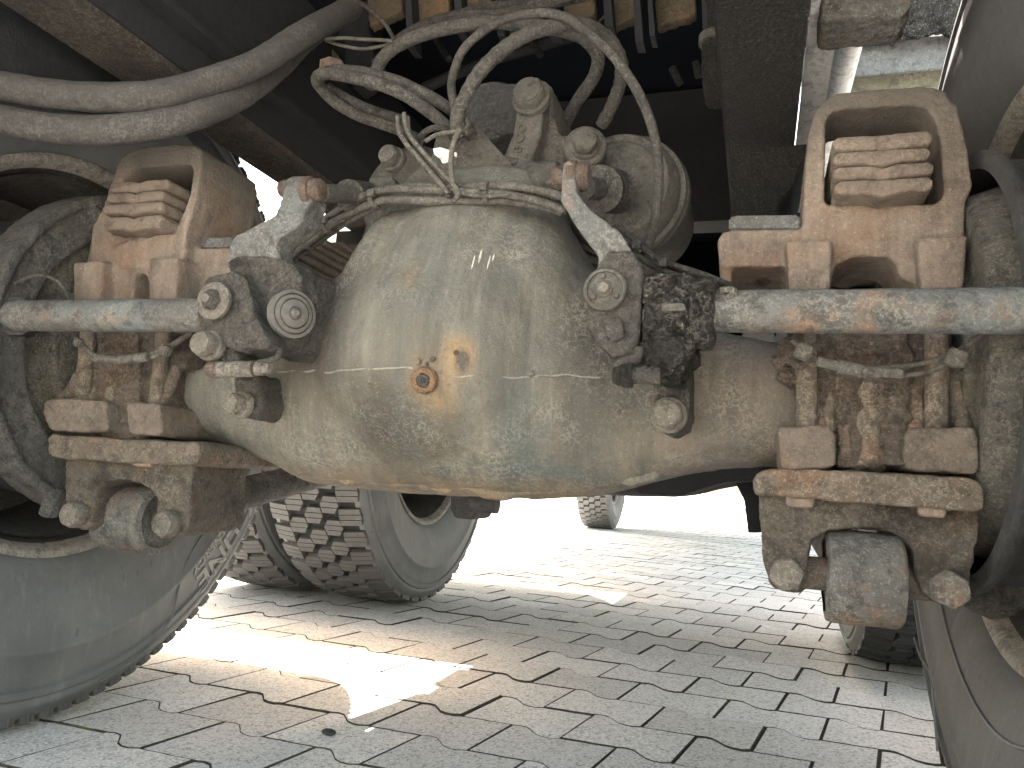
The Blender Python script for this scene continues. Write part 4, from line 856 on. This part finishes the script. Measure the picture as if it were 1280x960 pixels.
# ================================================================== GEAR CARRIER, BRAKE CHAMBERS
t = thing('brake_chamber', 'right brake chamber, large dusty round housing with clamp band', 'brake chamber', tuple(P(775, 240, .02)), 'brake chambers behind the axle')
axc = Vector((-.12, -.99, .03)).normalized(); c = P(772, 238, .03); k_ = rad(c, 84)
bm = bmesh.new(); lathe(bm, c-axc*.09, axc, [(-.05, k_*.80), (.045, k_*.93), (.050, k_*.93), (.082, k_*.90), (.095, k_*.86), (.104, k_*.80), (.106, k_*.70), (.103, k_*.68), (.108, k_*.60), (.110, k_*.3), (.110, .0001)], 64, cap=False); fin(bm, 'chamber_shell', 'chamber', t, 35)
bm = bmesh.new(); lathe(bm, c-axc*.09, axc, [(.045, k_*.9), (.047, k_*.97), (.053, k_*1.0), (.060, k_*.985), (.0605, k_*.95), (.066, k_*.95), (.0665, k_*.985), (.073, k_*.97), (.075, k_*.9)], 64, cap=False); fin(bm, 'clamp_band', 'chamber', t, 35)
bm = bmesh.new(); c2 = P(757, 238, -.06); sweep(bm, [P(730, 234, -.16), P(745, 236, -.12), c2, P(772, 240, -.03)], lambda u: .012 if u < .45 else .026, 20, .006, rib=.12); fin(bm, 'rubber_bellows', 'hose', t, 60)
q = P(732, 183, -.04); bm = bmesh.new(); lathe(bm, q-Vector((.2, -1, 0)).normalized()*.0, Vector((.25, -1, 0)), [(-.08, .026), (.0, .026), (.004, .023)], 28); cast(bm, 'bolt_boss', 'carrier', t, .003, 2)
hexbolt(q+NY*.006, Vector((.25, -1, .05)), .0165, .014, t, 'carrier')
t = thing('brake_chamber', 'left brake chamber, round dusty housing partly behind the cables', 'brake chamber', tuple(P(500, 240, .06)), 'brake chambers behind the axle')
axc = Vector((-.15, -.98, .0)).normalized(); c = P(503, 243, .06); k_ = rad(c, 66)
bm = bmesh.new(); lathe(bm, c-axc*.10, axc, [(0, k_*.9), (.07, k_*.98), (.075, k_*1.03), (.088, k_*1.03), (.092, k_*.97), (.10, k_*.90), (.108, k_*.7), (.108, .0001)], 56, cap=False); fin(bm, 'chamber_shell', 'chamber', t, 35)
hexbolt(P(491, 199, -.06), Vector((-.1, -1, .1)), .0145, .015, t, 'carrier')
bm = bmesh.new(); pp(bm, [(462, 222), (490, 219), (497, 236), (502, 248), (452, 252), (458, 240)], -.055, .02); cast(bm, 'mounting_tab', 'chamber', t, .0025, 2)
tube('push_rod', [P(402, 241, -.18), P(430, 243, -.13), P(458, 245, -.08)], .0105, 'chamber', t, straight=True, n=14)
bm = bmesh.new(); sweep(bm, [P(436, 244, -.11), P(462, 246, -.04)], .019, 16, .006, rib=.1); fin(bm, 'rubber_bellows', 'hose', t, 60)

gc = thing('gear_carrier', 'dusty gear carrier casting with upright bolted arm above the housing', 'gear carrier', tuple(P(620, 250, .0)))
bm = bmesh.new()
pp(bm, [(645, 108), (655, 100), (678, 99), (690, 108), (693, 150), (700, 168), (718, 170), (738, 178), (742, 205), (745, 235), (735, 250), (640, 250), (612, 235), (614, 215), (632, 195), (642, 165), (646, 140)], -.02, .10)
pp(bm, [(612, 236), (612, 215), (628, 198), (640, 170), (646, 130), (648, 110), (676, 108), (680, 130), (676, 165), (668, 190), (655, 215), (648, 232), (630, 240)], -.05, .10)
pp(bm, [(678, 110), (692, 118), (702, 165), (690, 175), (680, 165)], .0, .10)
sweep(bm, [P(655, 228, -.04), P(700, 226, -.04)], .024, 16, straight=True)
pp(bm, [(470, 245), (520, 215), (600, 220), (760, 235), (800, 300), (760, 330), (440, 330)], .06, .2)
cast(bm, 'carrier_casting', 'carrier', gc, .003, 4, .001, 50)
hexbolt(P(664, 122, -.052), Vector((-.05, -1, .15)), .021, .016, gc, 'carrier', washer=True)
for i, ch in enumerate('OCBU'):
    cu = bpy.data.curves.new('t', 'FONT'); cu.body = ch; cu.size = .015; cu.extrude = .001; cu.align_x = 'CENTER'; cu.align_y = 'CENTER'
    o = bpy.data.objects.new('t', cu); COL.objects.link(o); dg = bpy.context.evaluated_depsgraph_get(); me = bpy.data.meshes.new_from_object(o.evaluated_get(dg)); bpy.data.objects.remove(o)
    q = P(653-i*2.9-(2 if i == 3 else 0), 160+i*13.5, -.0515); me.transform(Matrix.Translation(q) @ Matrix.Rotation(R(-12), 4, 'Y') @ Matrix.Rotation(R(90), 4, 'Y') @ Matrix.Rotation(R(90), 4, 'X') if False else Matrix.Translation(q) @ Matrix.Rotation(R(-78), 4, 'Y') @ Matrix.Rotation(R(90), 4, 'X'))
    link('cast_letter', me, 'carrier', gc, 30)
c = P(618, 150, .16); bm = bmesh.new(); lathe(bm, c, Vector((.12, -1, 0)), [(-.2, .052), (.02, .052), (.03, .045), (.03, .0001)], 40, cap=False); lathe(bm, c+XX*.028, Vector((.12, -1, 0)), [(-.2, .04), (.03, .04)], 32); fin(bm, 'input_housing', 'drum', gc, 40)
bm = bmesh.new(); pp(bm, [(600, 162), (669, 238), (668, 246), (490, 246), (500, 232), (540, 195), (545, 172), (560, 160)], -.06, .006); bp = fin(bm, 'triangular_plate', 'carrier', gc, 30)
bm = bmesh.new()
pp(bm, [(541, 186), (550, 184), (563, 188), (565, 193), (562, 197), (559, 203), (553, 204), (550, 198), (543, 193)], -.0622, .0021); fin(bm, 'torn_sticker', 'sticker', bp, 30)
bm = bmesh.new(); pp(bm, [(568, 190), (571, 191), (570, 196), (567, 194)], -.0622, .0021); fin(bm, 'torn_sticker', 'sticker', bp, 30)

# ================================================================== HOSES AND CABLES
def hose(lab, q, rpx, mat='hose', name='air_hose', cat='hose', **k):
    pts = T3(q); r_ = rad(pts[len(pts)//2], rpx); bm = bmesh.new(); sweep(bm, pts, r_, 14, .006, wob=k.pop('wob', .07), **k)
    o = fin(bm, name, mat, None, 60); return tag(o, lab, cat)
hose('thick grey hose across the upper left corner, the upper of two', [(-60, 98, -.28), (0, 107, -.26), (60, 117, -.24), (130, 122, -.22), (200, 118, -.19), (260, 103, -.15), (320, 80, -.1), (370, 48, -.04), (405, 28, .02), (440, 10, .1)], 17.5, 'bighose', wob=.04)
hose('thick grey hose sagging lower in the upper left corner, the lower of two', [(-60, 140, -.27), (0, 150, -.25), (60, 160, -.23), (130, 163, -.21), (200, 155, -.18), (260, 138, -.14), (310, 112, -.08), (350, 80, .0), (380, 50, .06), (420, 22, .12)], 18, 'bighose', wob=.04)
hose('pale smooth hose arching widest over the gear carrier', [(462, 108, -.02), (467, 95, -.02), (484, 67, -.03), (518, 47, -.04), (571, 33, -.05), (605, 28, -.05), (672, 32, -.04), (723, 44, -.02), (746, 67, 0), (743, 94, .02), (723, 124, .04), (705, 156, .06)], 8.5)
hose('ribbed dusty hose arching in front, thickest of the centre loops', [(578, 170, -.11), (571, 148, -.12), (585, 114, -.13), (605, 84, -.14), (639, 54, -.14), (679, 36, -.13), (723, 31, -.11), (756, 44, -.08), (775, 74, -.05), (775, 104, -.02), (764, 134, .01), (752, 156, .03)], 9.5, rib=.10)
hose('long thin hose looping over and down to the right of the gear carrier', [(574, 150, -.10), (566, 124, -.10), (565, 100, -.10), (578, 64, -.11), (605, 38, -.12), (639, 22, -.12), (679, 16, -.13), (713, 24, -.14), (750, 54, -.15), (783, 91, -.16), (806, 134, -.16), (820, 180, -.15), (823, 220, -.14), (820, 267, -.12), (812, 305, -.09), (805, 325, -.06)], 6)
hose('looped hose left of centre, front strand bent back on itself', [(572, 172, -.09), (551, 152, -.09), (514, 124, -.10), (471, 104, -.10), (430, 95, -.10), (404, 92, -.09), (396, 102, -.07), (414, 124, -.04), (447, 144, -.02), (494, 161, .0), (530, 178, .02)], 7.5)
hose('second looped hose left of centre lying just behind the front strand', [(590, 170, -.07), (570, 142, -.07), (520, 112, -.08), (478, 96, -.08), (436, 88, -.08), (410, 90, -.06), (404, 103, -.04), (430, 122, -.02), (470, 140, .0), (510, 152, .02)], 7)
hose('dark hose bundle along the top behind the arches', [(470, 80, .1), (494, 54, .08), (521, 36, .06), (571, 20, .05), (622, 18, .04), (666, 8, .03), (720, -10, .02)], 7, 'cabledark')
hose('second dark hose along the top edge', [(560, 24, .1), (600, 10, .08), (650, 6, .07), (700, 2, .06), (750, -8, .05)], 6, 'cabledark')
hose('thin dark wire curving down at the top left of the loops', [(445, 0, .05), (460, 10, .05), (478, 26, .05), (490, 45, .05), (494, 60, .06)], 2.5, 'cabledark', 'cable', 'cable')
hose('thin pale wire running level behind the big hoses', [(407, 49, .02), (430, 48, .02), (454, 49, .02), (491, 51, .02)], 2.2, 'cable', 'cable', 'cable')
hose('thin pale wire sagging below the level one', [(407, 50, .03), (425, 57, .03), (451, 61, .03), (475, 58, .03), (491, 53, .03)], 2, 'cable', 'cable', 'cable')
hose('straight brake pipe leaning down at the top left, left one of two', [(352, 0, .2), (388, 45, .2), (422, 90, .2)], 3.2, 'chamber', 'brake_pipe', 'pipe')
hose('straight brake pipe leaning down at the top left, right one of two', [(364, 0, .2), (398, 42, .2), (430, 85, .2)], 3.2, 'chamber', 'brake_pipe', 'pipe')
t = thing('corrugated_hose', 'corrugated hose with fitting hanging left of the right frame rail', 'hose', tuple(P(893, 40, .1)))
tube('hose', T3([(889, -20, .12), (893, 20, .12), (894, 50, .12)]), rad(P(893, 40, .12), 9), 'rail', t, rib=.12, step=.01, n=16)
bm = bmesh.new(); sweep(bm, T3([(893, 48, .12), (894, 62, .12), (897, 100, .12), (899, 130, .12)]), lambda u: .0165+.004*math.sin(3*u), 16); cast(bm, 'sleeve', 'rail', t, .003, 2, .001)
bm = bmesh.new(); lathe(bm, P(893, 50, .12), UP, [(-.006, .021), (.006, .021)], 20); fin(bm, 'fitting', 'chamber', t, 40)
tube('branch', T3([(898, -20, .14), (906, 10, .14), (909, 25, .14)]), .007, 'rail', t)
for q in (((430, 72), (452, 70), (462, 100), (440, 110)), ((395, 84), (402, 80), (424, 84), (428, 92), (396, 95))):
    pass
t = thing('hose_bracket', 'dark bracket holding pipes at the upper left', 'bracket', tuple(P(440, 60, .2)))
bm = bmesh.new(); pp(bm, [(395, 0), (470, 0), (462, 30), (470, 90), (440, 110), (405, 40)], .24, .05); cast(bm, 'bracket_plate', 'raildark', t, .005, 1)
hexbolt(P(425, 68, .24), NY, .008, .008, t, 'chamber')
bm = bmesh.new(); lathe(bm, P(415, 90, -.06), UP, [(0, .017), (.012, .017)], 6); fin(bm, 'pipe_union', 'rust', t, 30)

def bundle(lab, q, rpx, nst, mat, spread, name='cable_harness', ties=()):
    base = T3(q); t = thing(name, lab, 'cable harness', tuple(base[0])); ps = spline(base, .012)
    for k in range(nst):
        a = 2*math.pi*k/nst; ph = random.random()*9; out = []
        for i, p in enumerate(ps):
            tn = (ps[min(i+1, len(ps)-1)]-ps[max(0, i-1)]).normalized(); u = UP.cross(tn).normalized(); v = tn.cross(u)
            aa = a+i*.06+.5*math.sin(i*.13+ph); sp = spread*(1+.5*mnoise.noise(Vector((i*.12, k*3., ph))))
            out.append(p+(u*math.cos(aa)+v*math.sin(aa))*sp)
        tube('strand', out, rad(base[0], rpx), mat, t, straight=True, n=8, wob=.08)
    for u_ in ties:
        i = int(u_*(len(ps)-2)); p = ps[i]; tn = (ps[i+1]-ps[i]).normalized(); bm = bmesh.new(); R0 = spread+rad(p, rpx)+.0012
        lathe(bm, p-tn*.003, tn, [(0, R0), (.006, R0), (.006, R0-.0015), (0, R0-.0015), (0, R0)], 18, cap=False); box(bm, tuple(p+Vector((-.004, -R0-.004, -.003))), tuple(p+Vector((.004, -R0+.001, .005)))); fin(bm, 'cable_tie', mat, t, 40)
    return t
bundle('cable harness lying along the top edge of the axle housing', [(352, 330, -.05), (370, 312, -.06), (404, 287, -.08), (437, 264, -.10), (471, 248, -.11), (504, 243, -.12), (565, 242, -.12), (639, 242, -.12), (699, 252, -.12), (712, 258, -.12)], 4.2, 6, 'cable', .0078, ties=(.13, .25, .42, .78))
bundle('dark oily cable harness behind the right adjuster', [(770, 290, -.13), (790, 305, -.15), (815, 326, -.17), (845, 340, -.18), (880, 352, -.17), (912, 366, -.16)], 3.4, 4, 'cabledark', .0055, ties=(.3, .6))
bundle('thin twisted cables hanging from the knot to the housing top', [(503, 146, -.12), (506, 168, -.125), (522, 190, -.13), (545, 216, -.13), (566, 240, -.13)], 3., 4, 'cable', .006, 'twisted_cables', ties=())
hose('pale cable forming the knot loop down to the housing', [(583, 166, -.13), (574, 163, -.14), (566, 180, -.14), (563, 208, -.14), (567, 232, -.14), (572, 240, -.14), (568, 250, -.14), (556, 252, -.14), (545, 250, -.14)], 3.4, 'cable', 'cable', 'cable')
hose('short cable round the knot above the triangular plate', [(532, 176, -.13), (545, 168, -.135), (560, 165, -.14), (578, 162, -.135), (586, 156, -.12), (582, 148, -.11)], 2.8, 'cable', 'cable', 'cable')
hose('cable leaving the knot towards the right along the housing', [(566, 236, -.13), (585, 243, -.13), (610, 245, -.13), (640, 242, -.13)], 2.6, 'cable', 'cable', 'cable')
hose('bent dark cable curl beside the knot', [(520, 186, -.1), (526, 170, -.11), (540, 160, -.12), (556, 160, -.11), (566, 170, -.1)], 4, 'cabledark', 'cable', 'cable')
hose('thin cables slanting from the knot to the carrier arm', [(580, 166, -.06), (600, 182, -.05), (616, 200, -.04), (622, 212, -.03)], 3, 'cabledark', 'cable', 'cable')
# wear sensor leads in front of the clamps
def sensor(lab, q1, q2, conn, zips, gl, Y):
    t = thing('sensor_cable', lab, 'cable', tuple(P(*q1[0], Y)), gl)
    for q in (q1, q2): tube('lead', T3(q, Y), rad(P(*q[0], Y), 3.0), 'cable', t)
    for (x0, y0, x1, y1, r_) in conn: tube('connector', [P(x0, y0, Y-.004), P(x1, y1, Y-.004)], rad(P(x0, y0, Y), r_), 'cable', t, straight=True, n=12)
    for x, y, s in zips:
        bm = bmesh.new(); c = P(x, y, Y-.008); box(bm, tuple(c-Vector((s, .004, s))), tuple(c+Vector((s, .006, s)))); bmesh.ops.rotate(bm, verts=bm.verts, cent=c, matrix=Matrix.Rotation(.35, 3, 'Y')); bmesh.ops.bevel(bm, geom=bm.edges[:], offset=.0015, segments=2, affect='EDGES'); fin(bm, 'cable_clip', 'cable', t, 40)
sensor('right sensor cable with plug connectors slung between the clamp bolts', [(990, 425), (1006, 440), (1030, 455), (1060, 460), (1100, 460), (1150, 455), (1195, 440), (1225, 420)], [(1000, 430), (1012, 446), (1050, 456), (1120, 468), (1160, 465), (1190, 450), (1215, 430)],
       [(1021, 451, 1048, 458, 6.5), (1048, 458, 1078, 464, 9), (1078, 464, 1100, 466, 8), (1100, 466, 1128, 467, 6.5)], [(1004, 440, .007), (1195, 448, .0075)], 'brake wear sensor cables', -.165)
sensor('left sensor cable with plug connector slung between the clamp bolts', [(93, 420), (102, 430), (118, 444), (140, 449), (175, 446), (200, 438), (225, 425), (240, 415)], [(96, 425), (108, 440), (124, 452), (150, 452), (185, 449), (210, 436), (232, 420)],
       [(122, 448, 150, 450, 5.5), (150, 450, 186, 446, 6)], [(206, 438, .006), (98, 428, .005)], 'brake wear sensor cables', -.165)
bm = bmesh.new()
for k in range(70):
    q = P(random.gauss(992, 9), random.gauss(437, 8), -.140-random.uniform(0, .010)); sz = random.uniform(.002, .005); bmesh.ops.create_icosphere(bm, subdivisions=2, radius=sz, matrix=Matrix.Translation(q) @ Matrix.Diagonal((1, .8, random.uniform(.6, 1.6), 1)))
tag(cast(bm, 'dried_mud', 'dirt', None, .0014, 1, .002, 90), 'crumbly dried mud clump at the right clamp bolt', 'mud', kind='stuff')

# ================================================================== TOP RIGHT
t = thing('pipe', 'bright white painted pipe running past the right frame rail', 'pipe', (.53, .4, 1.05))
a, b_ = PX(1068, 15, .50), PX(1030, 185, .50); d_ = (b_-a)
tube('pipe_body', [a-d_*.1, a+d_*.5, b_+d_*.25], .0215, 'white_metal', t, straight=True, n=24)
t2 = thing('side_plate', 'grey side plate with white upper edge between rail and pipe', 'plate', (.48, .4, 1.0))
bm = bmesh.new(); box(bm, (.4335, -.12, .93), (.466, 1.0, .936)); fin(bm, 'plate', 'white_metal', t2, 30)
t = thing('support_arm', 'dusty dark bracket arm jutting in at the top right', 'bracket', tuple(P(1080, 10, -.1)))
bm = bmesh.new(); pp(bm, [(1026, -40), (1140, -40), (1140, 8), (1130, 18), (1030, 26), (1025, 20)], -.06, .06); cast(bm, 'arm', 'saddle_grey', t, .003, 3, .0015)
t = thing('arch_lining', 'stack of wheel arch strips, tan, blue grey and mud crusted, at upper right', 'panel', (.7, .75, 1.25))
def strp(q, m, Y, dpt, l=0): bm = bmesh.new(); pp(bm, q, Y, dpt); return cast(bm, 'panel_strip', m, t, .006, 1, l, 40)
strp([(1000, 98), (1330, 68), (1330, 240), (1000, 250)], 'tanplate', .80, .01)
strp([(1000, 50), (1330, 32), (1330, 72), (1000, 102)], 'greyplate', .77, .012)
strp([(1000, -60), (1330, -90), (1330, 33), (1000, 54)], 'crust', .73, .02, .012)
